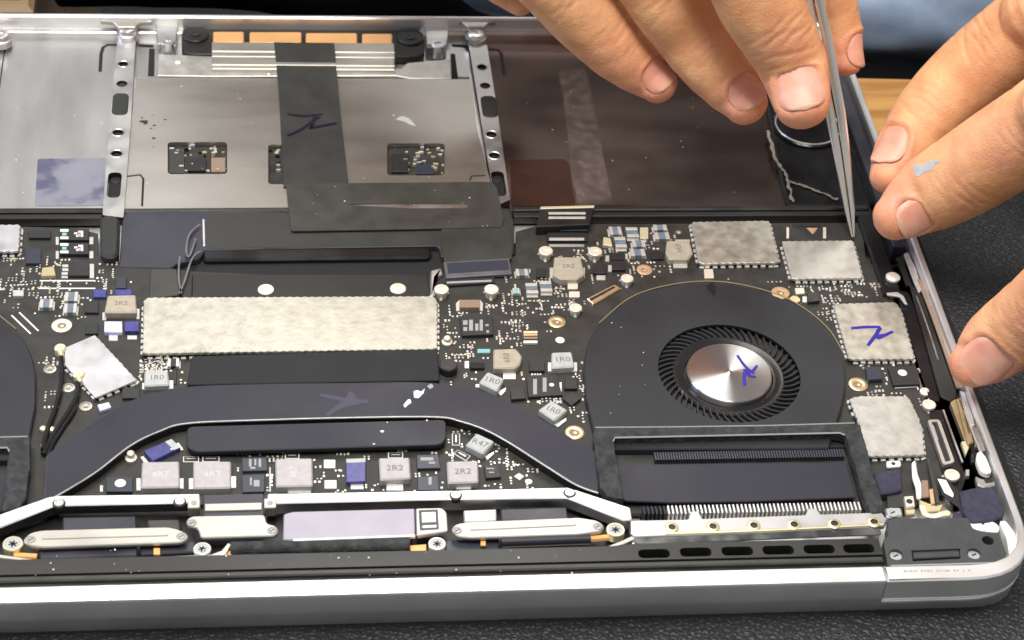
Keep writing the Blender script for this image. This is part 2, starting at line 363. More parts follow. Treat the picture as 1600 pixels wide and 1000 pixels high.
# ------------------------------------------------------------------ setting
ZT = -13.0                                   # table / mat level
mb = MB(); mb.prism([(-420, -420), (480, -420), (480, 196.5), (-420, 226)], ZT - 32, ZT - 3.0, 'wood', 1.5, bottom=True)
tag(mb.build('table'), kind='structure')
mb = MB(); mb.prism([(-1500, -1200), (1500, -1200), (1500, 1800), (-1500, 1800)], -760, -750, 'floor_dark', bottom=True)
tag(mb.build('floor'), kind='structure')
mb = MB(); mb.prism(rnd([(-400, -400), (440, -400), (440, 168), (-400, 178)], 6), ZT - 2.9, ZT, 'mat_black', 0.8)
tag(mb.build('work_mat'), 'black leather-grained work mat under the opened laptop', 'mat')

a_ = U(52, 8, -8); cbn = MB(); cbn.prism(rect(a_.x - 190, 227, a_.x, 420), -749.9, -8, 'wood_dull', 1.5); cbn.prism(rect(a_.x - 186, 231, a_.x - 4, 416), -8.1, -7.2, 'wood_dull', .5)
tag(cbn.build('cabinet'), 'tan wooden cabinet top just showing past the far left edge of the laptop', 'cabinet')
# ------------------------------------------------------------------ laptop
lap = empty('laptop', (0, 106, ZT))
tag(lap, 'opened silver laptop lying face down, bottom cover and battery removed, circuit board bare', 'laptop')
ZB = -5.0                                    # circuit-board surface
XO, YO = 152.05, 212.4
# shell: outer walls and rim, floor pan, lid underneath
def rr_outline(x0, y0, x1, y1, r): return rnd(rect(x0, y0, x1, y1), r, 8)
hx = U(1386, 905, 0).x
shell = MB()
near = 5.0
cpts = [(hx, 0), (XO, 0), (XO, YO), (-XO, YO), (-XO, 0), (-hx, 0), (-hx, 4.2), (-XO + 1.7, 4.2), (-XO + 1.7, YO - 1.5), (XO - 1.7, YO - 1.5), (XO - 1.7, 4.2), (hx, 4.2)]
o2 = rnd(cpts, [.1, 17, 13, 13, 17, .1, .1, 13, 11, 11, 13, .1], 8); o3 = offset(o2, .42); o4 = offset(o2, .5); n = len(o2)
shell.plate(offset(o2, .4), [], -.4, 0, 'alu_case')
shell.add([(x, y, 0) for x, y in offset(o2, .4)] + [(x, y, -.4) for x, y in o2] + [(x, y, -5.6) for x, y in o2], [(k * n + i, (k + 1) * n + i, (k + 1) * n + (i + 1) % n, k * n + (i + 1) % n) for k in range(2) for i in range(n)], 'alu_case')
shell.add([(x, y, -5.6) for x, y in o2] + [(x, y, -6.6) for x, y in o4], [(i, n + i, n + (i + 1) % n, (i + 1) % n) for i in range(n)], 'alu_case')
shell.prism(rr_outline(-XO + 1.5, near + 1, XO - 1.5, YO - 1.4, 11), -8.2, -7.2, 'black_plastic', bottom=True)
shell.build('case', lap)
lid = MB(); lid.prism(rr_outline(-XO + .4, 3.2, XO - .4, YO - .4, 12), ZT + 0.02, -6.9, 'alu_case', 0.9, bottom=True); lid.build('lid', lap)
# bright lip under the corner
lp = rnd([(hx, 0), (XO, 0), (XO, YO), (-XO, YO), (-XO, 0), (-hx, 0), (-hx, 2), (-XO + 2, 2), (-XO + 2, YO - 2), (XO - 2, YO - 2), (XO - 2, 2), (hx, 2)], [.1, 17, 13, 13, 17, .1, .1, 15, 11, 11, 15, .1], 8)
lip = MB(); lip.plate(lp, [], -7.05, -6.55, 'alu_bright'); lip.build('case_lip', lap)
# right inner ledges (dark channel along the right wall)
mb = MB(); mb.prism(rect(XO - 6.0, 112, XO - 2.6, YO - 8), -7.2, -1.8, 'panel_blue_black', 0.4); mb.build('side_rail', lap)
mb = MB(); mb.prism(rect(XO - 11.8, 96, XO - 7.2, YO - 10), -7.2, -3.6, 'black_gloss', 0.5); mb.build('side_channel', lap)
mb = MB(); mb.prism(rect(XO - 3.6, 26, XO - 1.75, 112), -7.2, -4.4, 'hinge_black', 0.4); mb.build('side_rail', lap)

# hinge bar (silver strip along the near edge)
prof = [(4.2, -2.4), (4.15, -0.3), (3.9, 0.0), (0.5, 0.0), (0.2, -0.12), (0.05, -0.4), (0.0, -0.9), (0.0, -5.0), (0.3, -6.2), (1.2, -6.9), (3.0, -7.2)]
hb = MB(); xs = [-hx + .25, hx - .25]; k = len(prof)
hb.add([(x, y, z) for x in xs for y, z in prof], [(i, i + 1, k + i + 1, k + i) for i in range(k - 1)] + [tuple(range(k - 1, -1, -1)), tuple(range(k, 2 * k))], 'alu_case')
hb.build('hinge_bar', lap, angle=28)

# black hinge cover with vent slots, and the groove in front of it
xe = U(1378, 860, -1.5).x
slots = [rnd(rrect(U(cx, cy, -1.6).x, U(cx, cy, -1.6).y, 6.8, 2.5), 1.2) for cx, cy in ((1022, 865), (1087, 862.5), (1152, 861), (1216, 859.5), (1280, 858), (1342, 857))]
slots_l = [[(-x, y) for x, y in s_] for s_ in slots]
yb = U(490, 864, -1.6).y; yf = U(490, 887, -1.6).y
hc = MB(); hc.plate([(-xe, yf), (xe, yf), (xe, yb + 0.6), (67, yb + 0.6), (61, yb), (-61, yb), (-67, yb + .6), (-xe, yb + .6)], slots + slots_l, -4.0, -1.6, 'hinge_black', 'black_deep')  # slot walls blackened to look shaded inside
hc.prism(rect(-xe, yf, xe, yb), -5.2, -4.4, 'black_deep'); hc.prism(rect(-xe, yf - 1.5, xe, yf), -4.5, -2.0, 'tape_olive', 0.3); hc.prism(rect(-xe, 3.6, xe, yf - 1.5), -5, -2.9, 'black_plastic')
hc.build('hinge_cover', lap)

# ---- wells and mid bar
def pl(name, pts, z1, th, mt, parent=lap, bev=0.15, r=0.0, side=None, angle=35):
    p = pp(pts, z1); p = rnd(p, r) if r else ccw(p)
    mb = MB(); mb.prism(p, z1 - th, z1, mt, bev, side); return mb.build(name, parent, angle)
def bracket_L(pts, wpx, z):
    """outline of an L-shaped slot from a pixel polyline"""
    P = [Vector((U(x, y, z).x, U(x, y, z).y)) for x, y in pts]; h = wpx / 6.0 / 2; L = []; R_ = []
    for i, p in enumerate(P):
        t = (P[min(len(P) - 1, i + 1)] - P[max(0, i - 1)]).normalized(); s_ = Vector((-t.y, t.x)); L.append(tuple(p + s_ * h)); R_.append(tuple(p - s_ * h))
    return L + R_[::-1]
ZW = -6.0
yback = YO - 1.6
ymid = U(500, 323, -3.0).y
xl = U(183, 200, ZW).x
Lslot = bracket_L([(182, 70), (166, 70), (160, 76), (157, 111)], 6, ZW)
wl = MB(); wl.plate([(-XO + 2, ymid), (xl + 1.5, ymid), (xl + 1.5, 209.2), (-XO + 2, 209.2)], [], -7.1, ZW, 'alu_floor', 'black_deep'); wl.build('battery_well_floor', lap)
Rslot = bracket_L([(764, 77), (779, 78), (783, 84), (788, 116)], 5, ZW)
wr = MB(); wr.plate([(-xl - 2.5, ymid), (XO - 12.2, ymid), (XO - 12.2, 209.2), (-xl - 2.5, 209.2)], [], -7.1, ZW, 'alu_floor_reflection', 'black_deep'); wr.build('battery_well_floor', lap)
for L_ in ([(184, 70), (168, 70), (161, 74), (158, 84), (156.5, 112)], [(762, 77), (778, 78), (783, 83), (788, 117)]):
    mb = MB(); mb.strip([U(x, y, ZW + .05) for x, y in L_], .95, .04, 'black_deep'); mb.build('floor_slot', lap)
# far ledge and inner wall
fl = MB(); fl.prism(rect(-XO + 2, 209.2, XO - 2, yback + .2), -7, -4.1, 'alu', 0.35); fl.build('far_ledge', lap)
# panel seam far left
sx = [U(10, 62, ZW), U(-4, 140, ZW)]
mb = MB(); mb.strip([U(10, 62, ZW + .03), U(4, 100, ZW + .03), U(-26, 320, ZW + .03)], 0.35, 0.02, 'black_deep'); mb.build('floor_seam', lap)
# stickers and residue
pl('sticker', [(59, 248), (165, 247), (163, 321), (54, 322)], ZW + .10, .08, 'sticker_lilac', bev=0, r=.8)
pl('sticker', [(797, 250), (882, 248), (890, 256), (899, 321), (799, 322)], ZW + .10, .08, 'sticker_brown', bev=0, r=1.2)
pl('adhesive_strip', [(884, 108), (914, 108), (919, 120), (952, 290), (958, 321), (903, 321), (893, 260), (880, 150), (872, 116)], ZW + .08, .06, 'adhesive', bev=0, r=1.0)
for xa, xb in ((-XO + 8, U(160, 330, -3).x), (U(803, 330, -3).x, U(1358, 326, -3).x)):
    rail = MB(); rail.prism(rect(xa, ymid - 1.7, xb, ymid), -6, -2.9, 'black_plastic', 0.35)
    rail.prism(rect(xa, ymid - 3.4, xb, ymid - 1.7), -6, -3.6, 'hinge_black', 0.2); rail.build('middle_rail', lap)

# ---- speaker block (black, far right) with chrome ring
pl('speaker', [(1196, 150), (1300, 110), (1330, 112), (1372, 318), (1345, 321), (1232, 321), (1222, 290)], -4.2, 3, 'black_gloss', bev=.6, r=2)
c = U(1262, 196, -3.4)
mb = MB(); mb.lathe(c.x, c.y, [(9.6, -4.2), (9.6, -3.5), (9.2, -3.2), (8.4, -3.2), (8.0, -3.6), (7.6, -4.0), (0.01, -4.0)], 'black_gloss', 40)
mb.lathe(c.x, c.y, [(9.05, -3.21), (8.95, -3.05), (8.65, -3.05), (8.55, -3.2)], 'alu', 40); mb.build('speaker_ring', lap)
rr = random.Random(3)
def torn(pts, w_):
    P = catmull([U(x, y, -4.1) for x, y in pts], 8); mb = MB()
    mb.strip([p + Vector((rr.uniform(-.25, .25), rr.uniform(-.25, .25), .12 + rr.uniform(0, .3))) for p in P], [w_ * rr.uniform(.35, 1.3) for _ in P], .08, 'inductor_beige'); mb.build('torn_tape_edge', lap)
torn([(1200, 205), (1212, 250), (1224, 268), (1232, 290), (1238, 316)], 0.9); torn([(1232, 284), (1252, 290), (1278, 300), (1308, 313)], 0.8)

# ---- trackpad
ZP = -5.0
def win(x0, y0, x1, y1, r=1.2): return rnd(pp([(x0, y0), (x1, y0), (x1, y1), (x0, y1)], ZP), r)
tp = MB()
tp.plate(pp([(214, 121), (736, 124), (745, 200), (776, 322), (192, 326), (203, 200)], ZP), [win(262, 222, 355, 272), win(605, 224, 695, 274), win(419, 226, 470, 288)], -6.2, ZP, 'trackpad_metal')
tp.prism(pp([(225, 200), (740, 200), (770, 300), (215, 300)], ZP - .5), -6.8, -6.4, 'pcb'); tpo = tp.build('trackpad', lap)
def on_tp(name, x0, y0, x1, y1, h, mt): return pl(name, [(x0, y0), (x1, y0), (x1, y1), (x0, y1)], -6.4 + h, h, mt, tpo, .08)
on_tp('chip', 293, 246, 322, 266, .9, 'chip'); on_tp('connector', 264, 232, 288, 270, .8, 'tape_olive'); on_tp('chip', 330, 246, 352, 268, .6, 'cap_brown')
on_tp('chip', 612, 240, 638, 268, .8, 'chip'); on_tp('chip', 650, 255, 678, 271, .7, 'chip_blue')
tiny = MB(); r2 = random.Random(5)
for x0, y0, x1, y1, n_ in ((266, 226, 352, 246, 26), (608, 228, 692, 272, 40), (421, 230, 436, 284, 8), (266, 262, 352, 270, 10)):
    for _ in range(n_):
        p = U(r2.uniform(x0, x1), r2.uniform(y0, y1), -6.3); tiny.prism(rrect(p.x, p.y, r2.uniform(.5, 1.2), r2.uniform(.4, .7)), -6.4, -6.4 + r2.uniform(.2, 1.0), r2.choice(['tin', 'gold', 'tin', 'chip', 'cap_tan']))
tag(tiny.build('small_components', tpo), kind='stuff')
# dark smudges and a scuff on the plate
mb = MB()
for x, y, w_ in ((224, 190, 1.4), (227, 193, 1.0), (241, 196, .6), (258, 187, .5), (236, 201, .5), (240, 216, .7), (222, 184, .5), (238, 180, .3), (240, 229, .3)):
    p = U(x, y, ZP); mb.prism([(p.x + w_ * rr.uniform(.5, 1) * math.cos(a), p.y + .7 * w_ * rr.uniform(.4, 1) * math.sin(a)) for a in [k * .7 for k in range(9)]], ZP, ZP + .03, 'chip')
mb.build('smudges', tpo)
pl('scuff', [(618, 186), (628, 181), (640, 185), (650, 197), (641, 195), (632, 190)], ZP + .05, .04, 'inductor_grey', tpo, 0)

# brackets with holes
def bracket(side, edge_px, holes_px, slot_c, plug_c, key_c):
    z = -4.2
    hs = [circle(U(x, y, z).x, U(x, y, z).y, r_, 16) for x, y, r_ in holes_px]
    s_ = U(*slot_c, z); sl = rnd(rrect(s_.x, s_.y, 3.4, 10.4), 1.6)
    kc = U(*key_c, z); hs.append(circle(kc.x, kc.y, 1.45, 16))
    mb = MB(); mb.plate(rnd(pp(edge_px, z), [.3, .3, 1.5, 1.5] if len(edge_px) == 4 else .4), hs + [sl], -6.1, z, 'bracket_metal', 'black_plastic')  # hole walls painted black so the openings read as shaded
    b_ = mb.build('trackpad_bracket', lap)
    for x, y, r_ in holes_px:
        p = U(x, y, z); q = MB(); q.cyl(p.x, p.y, r_ * .86, -6.2, z - .7, 'chip', 16, .2); q.cyl(p.x, p.y, r_ * .4, z - .75, z - .66, 'black_deep', 8, .03)
        q.lathe(p.x, p.y, [(r_ * 1.0, z + .01), (r_ * 1.16, z + .13), (r_ * 1.28, z + .01)], 'bracket_metal', 20); q.build('screw', b_)
    p = U(*plug_c, z); q = MB(); q.prism(rnd(rrect(p.x, p.y, 4.2, 9.6), 1.7), z - .5, z + .35, 'rubber', .25); q.build('rubber_pad', b_)
    q = MB(); q.prism(rnd(rrect(s_.x, s_.y, 3.2, 10.2), 1.5), -6.3, -5.9, 'black_deep')
    for dy in (-4.0, 4.0): q.cyl(s_.x, s_.y + dy, 1.45, -5.9, -5.7, 'chip', 14, .1)
    q.build('slot_liner', b_)
    q = MB(); q.cyl(kc.x, kc.y, 1.3, -6.2, z - .5, 'rubber', 14, .2); q.build('screw', b_)
    return b_
bracket(-1, [(183, 62), (212, 63), (204, 200), (193, 340), (160, 336), (170, 200)], [(192.5, 100, 1.25), (184.5, 207, 1.35), (182, 240, 1.35)], (178.5, 289), (188, 163), (190.5, 131))
bracket(1, [(733, 72), (761, 70), (778, 180), (797, 312), (774, 322), (752, 190)], [(753, 105, 1.3), (768, 210, 1.4), (772.5, 243, 1.4)], (779, 287), (764.5, 167), (758, 134))
pl('rubber_foot', [(156, 339), (164, 335), (180, 335), (187, 342), (185, 395), (179, 401), (165, 402), (156, 394)], -2.6, 3.0, 'rubber', bev=.6, r=1.0)

# far contact assembly of the trackpad
ca = MB(); z = -3.2
ca.prism(rnd(pp([(284, 40), (662, 46), (664, 88), (284, 84)], z - .8), 3.4), -6.2, z - .8, 'black_plastic', .3); cao = ca.build('contact_housing', lap)
for x, y in ((305, 52), (641, 57)):
    p = U(x, y, z); q = MB(); q.cyl(p.x, p.y, 3.7, z - .9, z - .1, 'black_plastic', 24, .25); q.lathe(p.x, p.y, [(1.5, z - .1), (1.5, z + .15), (.9, z + .15), (.8, z - .05), (.01, z - .05)], 'chip', 16); q.build('screw', cao)
for x0, x1, y0 in ((333, 381, 49), (390, 471, 49.5), (478, 558, 51), (566, 613, 52)):
    pl('contact_pad', [(x0, y0), (x1, y0), (x1, y0 + 17.5), (x0, y0 + 17.5)], z + .5, 1.2, 'copper_pad', cao, .3, .5)
for y0, y1, dz in ((65, 80, 0.55), (80, 88, .1), (88, 101, .4), (101, 107, -.1)):
    pl('channel', [(331, y0), (616, y0 + 2), (617, y1 + 2), (331, y1)], z + dz, 2.8, 'cover_metal', cao, .25)
pl('mounting_plate', [(247, 84), (332, 88), (332, 108), (430, 112), (620, 112), (636, 98), (704, 92), (706, 123), (640, 122), (618, 118), (330, 119), (246, 118)], -4.6, 1.2, 'shield_metal_grey', bev=.2)
for x, y, rr_ in ((278, 98, .75), (420, 116, .4)):
    p = U(x, y, -4.55); q = MB(); q.cyl(p.x, p.y, rr_, -4.6, -4.4, 'white_plastic', 12, .05); q.build('rivet', cao)
for x, y in ((261, 64), (685, 68)):
    p = U(x, y, -2.0); q = MB(); q.lathe(p.x, p.y, [(2.0, -6), (2.0, -2.2), (1.85, -2.0), (1.1, -2.0), (1.0, -2.5), (.01, -2.5)], 'alu', 20); q.build('standoff', lap)
for x0, x1 in ((243, 278), (664, 702)):
    pl('rim_tab', [(x0, 38.5), (x1, 38.5 + 2), (x1 - 4, 70), (x0 + 3, 68)], -2.9, 1.5, 'alu', bev=.2)
for x, y in ((199, 43), (744, 50), (1, 52)):
    p = U(x, y, -1.6); q = MB(); q.lathe(p.x, p.y, [(3.0, -5), (3.0, -3.1), (2.6, -2.9), (2.4, -2.0), (2.1, -1.7), (1.2, -1.6), (1.0, -2.0), (.01, -2.0)], 'alu', 24); q.build('rim_screw', lap)
for xa in (199, 744):
    pl('rim_bracket', [(xa - 42, 28), (xa + 40, 28.5), (xa + 38, 33), (xa + 20, 35), (xa + 12, 42), (xa - 14, 42), (xa - 22, 34), (xa - 42, 32)], -.9, 1.2, 'cover_metal', bev=.2)
for x0, x1 in ((216, 240), (706, 728)):
    pl('gap_floor', [(x0 - 4, 68), (x1 + 4, 69), (x1 + 6, 120), (x0 - 4, 119)], -6.0, .8, 'alu_floor', bev=0)  # bare aluminium plate flooring the gap
    pl('gap_slot', [(x0, 69), (x1, 70), (x1, 74.5), (x0, 73)], -5.95, .1, 'black_deep', bev=0)
pl('gap_slot', [(233, 76), (242, 76), (241, 119), (231, 119)], -5.94, .1, 'black_deep', bev=0)
pl('gap_slot', [(704, 84), (711, 84), (716, 124), (706, 124)], -5.94, .1, 'black_deep', bev=0)
mb = MB(); mb.strip([U(198, 275.5, ZP + .05), U(219, 273, ZP + .05), U(224, 279, ZP + .05), U(222, 322, ZP + .05)], .55, .03, 'black_deep'); mb.build('tab_slot', lap)
mb = MB(); mb.strip([U(734, 282, ZP + .05), U(737, 275, ZP + .05), U(758, 274, ZP + .05)], .5, .03, 'black_deep'); mb.build('tab_slot', lap)

# dark panel in front of the trackpad, recess, screw bar
pl('front_panel', [(197, 330), (796, 325), (803, 345), (803, 398), (690, 402), (685, 384), (320, 390), (312, 404), (276, 412), (268, 419), (186, 417), (191, 345)], -4.7, 1.5, 'panel_blue_black', bev=.2, r=1.0)
pl('front_panel_cover', [(324, 334), (795, 329), (802, 346), (802, 396), (691, 400), (685, 382), (324, 388)], -4.62, .1, 'tape_black', bev=.03, r=.6)
pl('recess_floor', [(270, 384), (812, 380), (815, 470), (290, 474)], -6.4, .4, 'black_deep', bev=0)
pl('recess_ridge', [(316, 389), (668, 386), (676, 393), (670, 402), (318, 406)], -4.9, 1.4, 'black_gloss', bev=.5, r=1)
pl('screw_bar', [(300, 428), (668, 428), (673, 463), (299, 467)], -4.0, 2.3, 'black_plastic', bev=.3, r=.6)
pl('panel_edge', [(316, 342), (320, 342), (321, 384), (317, 384)], -4.4, .6, 'alu', bev=.1)
clip = MB()
for P_ in ([(312, 350), (296, 366), (291, 392), (296, 400), (306, 372)], [(314, 392), (300, 404), (288, 440), (280, 458)], [(281, 400), (279, 430), (283, 458)]):
    clip.strip(catmull([U(x, y, -3.6) for x, y in P_], 6), .45, .35, 'grey_metal_highlight')
clip.build('spring_clip', lap)
pl('grey_tab', [(235, 420), (276, 420), (282, 460), (233, 466)], -4.4, .6, 'tape_olive', bev=.2)

# ---- flex cables
def flex(name, quad_chain, mt, th=.25, bev=.06):
    """sheet through left/right pixel pairs each with its own height"""
    mb = MB(); v = []
    for (xl_, yl_, xr_, yr_, zz) in quad_chain:
        a = U(xl_, yl_, zz); b_ = U(xr_, yr_, zz); v += [a, b_, b_ - Vector((0, 0, th)), a - Vector((0, 0, th))]
    n_ = len(quad_chain); f = []
    for i in range(n_ - 1):
        for k in range(4): f.append((i * 4 + k, i * 4 + (k + 1) % 4, (i + 1) * 4 + (k + 1) % 4, (i + 1) * 4 + k))
    f += [(3, 2, 1, 0), tuple(n_ * 4 - 4 + k for k in range(4))]
    mb.add(v, f, mt); return mb.build(name, lap, 25)
fx = flex('flex_cable', [(428, 66, 522, 67, -2.3), (430, 84, 524, 85, -2.4), (434, 124, 527, 124, -3.6), (437, 170, 531, 168, -4.3), (440, 230, 538, 228, -4.6), (443, 292, 545, 290, -4.5)], 'tape_black')
strokes('marker_scribble', [[(449, 178), (475, 181), (504, 178)], [(449, 211), (470, 202), (490, 188), (500, 182)], [(482, 200), (505, 196), (526, 192)], [(484, 192), (488, 200), (490, 186)], [(494, 180), (484, 196)]], -4.25, 'ink_dark', fx, 4)
hor = MB(); hz = -3.9
hp = rnd(pp([(447, 287), (768, 284), (776, 292), (787, 342), (783, 355), (640, 358), (455, 361)], hz), .8)
hor.plate(hp, [rnd(pp([(540, 319), (600, 317.5), (729, 318), (731, 325), (640, 325.5), (560, 321)], hz), .4)], hz - .35, hz, 'tape_olive'); ho = hor.build('flex_cable', lap)
pl('cable_underlay', [(535, 315), (736, 314), (738, 330), (538, 329)], hz - .3, .1, 'alu', bev=0)
flex('flex_cable', [(690, 354, 797, 352, -4.1), (690, 376, 799, 374, -3.9), (692, 392, 800, 388, -3.7), (694, 410, 799, 405, -4.0)], 'tape_black')
pl('cable_plug', [(693, 409), (796, 403), (800, 427), (697, 434)], -3.6, .9, 'grey_metal_highlight', bev=.2)
pl('cable_plug_face', [(698, 411), (793, 406), (796, 421), (700, 427)], -3.52, .1, 'chip_blue', bev=0)
pl('connector', [(695, 436), (772, 433), (773, 441), (697, 446)], -4.2, .8, 'chip', bev=.1)
pl('connector_edge', [(698, 440), (768, 437), (768, 440), (698, 443)], -4.1, .3, 'silkscreen_grey', bev=0)

# ------------------------------------------------------------------ logic board
bpts = pp([(640, 440), (806, 400), (806, 362), (838, 353), (926, 350), (1346, 348), (1352, 400), (1376, 436), (1392, 470), (1440, 610), (1475, 705), (1478, 770), (1400, 800), (985, 802), (890, 777), (490, 777)], ZB)
left = [(-x, y) for x, y in bpts[1:-1]][::-1]
cut = [(U(640, 440, ZB).x, U(640, 440, ZB).y), ]
lb = MB(); brd = ccw([(U(300, 420, ZB).x, U(300, 424, ZB).y), cut[0]] + bpts[1:-1] + [(-x, y) for x, y in bpts[1:-1]][::-1])
lb.prism(brd, ZB - 1.0, ZB, 'pcb', 0.0); lbo = lb.build('logic_board', lap)
OCC = []                                     # occupied discs (mm) so loose small parts keep clear
def occ_poly(p):
    xs = [q[0] for q in p]; ys = [q[1] for q in p]; OCC.append((min(xs) - .4, min(ys) - .4, max(xs) + .4, max(ys) + .9))
def comp(name, pts, h, mt, bev=.12, r=.15, terms=None, z0=None):
    """soldered part from its top-face outline in the photo; terms = pixel quads of solder terminals at board level"""
    z0 = ZB if z0 is None else z0
    p = rnd(pp(pts, z0 + h), r) if r else ccw(pp(pts, z0 + h))
    mb = MB(); mb.prism(p, z0, z0 + h, mt, bev); occ_poly(p)
    for t in terms or []:
        q = pp(t, z0 + .35); mb.prism(q, z0, z0 + .35, 'tin', .06); occ_poly(q)
    return mb.build(name, lbo)
def bx(x0, y0, x1, y1): return [(x0, y0), (x1, y0), (x1, y1), (x0, y1)]
def cap(x0, y0, x1, y1, h=.9, mt='cap_blue', axis='x', tw=.28):
    """ceramic block with metal ends"""
    p = pp(bx(x0, y0, x1, y1), ZB + h); xs = sorted(q[0] for q in p); ys = sorted(q[1] for q in p)
    X0, X1, Y0, Y1 = (xs[0] + xs[1]) / 2, (xs[2] + xs[3]) / 2, (ys[0] + ys[1]) / 2, (ys[2] + ys[3]) / 2
    mb = MB()
    if axis == 'x':
        t = (X1 - X0) * tw; mb.prism(rect(X0 + t, Y0, X1 - t, Y1), ZB, ZB + h, mt, .06); mb.prism(rect(X0, Y0 - .04, X0 + t, Y1 + .04), ZB, ZB + h + .05, 'tin', .1); mb.prism(rect(X1 - t, Y0 - .04, X1, Y1 + .04), ZB, ZB + h + .05, 'tin', .1)
        mb.prism(rect(X0 - .3, Y0, X0, Y1), ZB, ZB + .2, 'tin', .05); mb.prism(rect(X1, Y0, X1 + .3, Y1), ZB, ZB + .2, 'tin', .05)
    else:
        t = (Y1 - Y0) * tw; mb.prism(rect(X0, Y0 + t, X1, Y1 - t), ZB, ZB + h, mt, .06); mb.prism(rect(X0 - .04, Y0, X1 + .04, Y0 + t), ZB, ZB + h + .05, 'tin', .1); mb.prism(rect(X0 - .04, Y1 - t, X1 + .04, Y1), ZB, ZB + h + .05, 'tin', .1)
        mb.prism(rect(X0, Y0 - .45, X1, Y0), ZB, ZB + .25, 'tin', .08)
    OCC.append((X0 - .5, Y0 - .7, X1 + .5, Y1 + .5)); return mb.build('capacitor', lbo)

# shields with scalloped edges and a soldered fence
def scallop(p, per=1.75, amp=.2):
    p = ccw(p); P = [Vector(q) for q in p]; L = [0]
    for i in range(len(P)): L.append(L[-1] + (P[(i + 1) % len(P)] - P[i]).length)
    N = max(8, int(L[-1] / per)); out = []; j = 0
    for k in range(N * 4):
        d = L[-1] * k / (N * 4)
        while L[j + 1] < d: j += 1
        a, b_ = P[j], P[(j + 1) % len(P)]; t = (d - L[j]) / max(1e-6, L[j + 1] - L[j]); q = a.lerp(b_, t); e = (b_ - a).normalized()
        q = q + Vector((-e.y, e.x)) * (amp if k % 4 in (2, 3) else 0) * (1 if k % 4 == 2 else .75); out.append(tuple(q))
    return out
def shield(pts, h, mt, r=1.0, name='shield'):
    z = ZB + h; p = rnd(pp(pts, z), r); s_ = scallop(p); mb = MB(); mb.prism(s_, z - .75, z, mt, .16)
    if name != 'shield': mb = MB(); mb.prism(p, z - .5, z, mt, .12)
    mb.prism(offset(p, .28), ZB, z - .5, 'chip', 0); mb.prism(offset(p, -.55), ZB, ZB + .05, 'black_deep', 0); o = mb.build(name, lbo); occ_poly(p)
    f = MB(); q = offset(ccw(p), -.15); P = [Vector(a) for a in q]; tot = 0
    for i in range(len(P)):
        a, b_ = P[i], P[(i + 1) % len(P)]; d = (b_ - a).length; n_ = max(1, int((tot + d) / 1.9) - int(tot / 1.9))
        if int((tot + d) / 1.9) > int(tot / 1.9):
            for k in range(n_):
                t = (k + .5) / n_; c_ = a.lerp(b_, t); f.prism(rrect(c_.x, c_.y, 1.15, .62, math.atan2((b_ - a).y, (b_ - a).x)), ZB, ZB + .45 + .25 * rr.random(), 'tin', .08)
        tot += d
    f.build('shield_fence', lbo); return o
shield([(224, 468), (232, 464), (678, 462), (684, 470), (684, 545), (222, 552)], 1.9, 'shield_metal', .8)
shield([(1079, 346), (1203, 344), (1219, 410), (1092, 412)], 1.5, 'shield_metal', 1.2)
shield([(1221, 376), (1334, 375), (1349, 434), (1237, 436)], 1.5, 'shield_metal_grey', .8)
shield([(1301, 474), (1400, 471), (1409, 484), (1430, 561), (1326, 561)], 1.5, 'shield_metal', 1.0)
shield([(1326, 622), (1342, 618), (1419, 618), (1428, 634), (1441, 667), (1446, 711), (1356, 713), (1338, 652)], 1.5, 'shield_metal_grey', .8)
shield([(-40, 351), (33, 350), (30, 392), (-40, 394)], 1.8, 'module_metal', .9)
wm = shield([(148, 523), (101, 543), (101, 570), (150, 621), (214, 594)], 1.3, 'module_metal', .25, 'radio_module')
strokes('marker_scribble', [[(1330, 513), (1352, 511), (1376, 511)], [(1376, 512), (1368, 524), (1356, 540)], [(1372, 514), (1371, 528), (1382, 524), (1395, 518)], [(1368, 526), (1384, 523)]], ZB + 1.52, 'ink', lbo, 5.5)

# inductors
def inductor(pts, h, mt, txt=None, tx=None, ta=0, terms=None, tmt='inductor_mark', ts=1.7, r=.5):
    comp('inductor', pts, h, mt, .3, r, terms)
    if txt:
        cx = sum(p[0] for p in pts) / len(pts); cy = sum(p[1] for p in pts) / len(pts)
        text('printed_marking', txt, *(tx or (cx, cy)), ZB + h, ts, ta, tmt, lbo)
inductor([(866, 401), (907, 401), (914, 428), (902, 436), (876, 436), (864, 429)], 1.9, 'inductor_beige', '2R2', (888, 416), 0, [bx(859, 418, 868, 434), bx(907, 418, 914, 434)], ts=1.4)
inductor([(1042, 376), (1077, 375), (1083, 395), (1075, 405), (1046, 405), (1040, 395)], 1.8, 'inductor_beige', '6R8', (1061, 388), math.pi / 2, [bx(1052, 409, 1074, 418), bx(1055, 374, 1078, 378)], ts=1.5)
inductor([(771, 545), (806, 544), (816, 556), (813, 569), (806, 575), (771, 575)], 1.7, 'inductor_beige', '6R8', (792, 559), math.pi / 2, [bx(786, 582, 806, 592)], ts=1.5)
inductor([(862, 550), (893, 549), (898, 573), (862, 575)], 1.7, 'inductor_grey', '1R0', None, 0, [bx(856, 566, 864, 580), bx(894, 566, 902, 580)], ts=1.7)
inductor([(762, 580), (788, 591), (777, 611), (748, 597)], 1.7, 'inductor_grey', '1R0', None, -.38, [[(776, 612), (791, 605), (790, 611), (783, 618)], bx(743, 600, 749, 605)], ts=1.7)
inductor([(862, 625), (887, 640), (866, 657), (841, 640)], 1.7, 'inductor_grey', '1R0', None, -.55, [[(866, 663), (885, 652), (885, 657), (872, 667)]], ts=1.6)
inductor([(745, 676), (773, 689), (755, 709), (727, 695)], 1.8, 'inductor_grey', 'R47', None, -.5, [[(757, 713), (772, 705), (772, 709), (762, 718)]], ts=1.7)
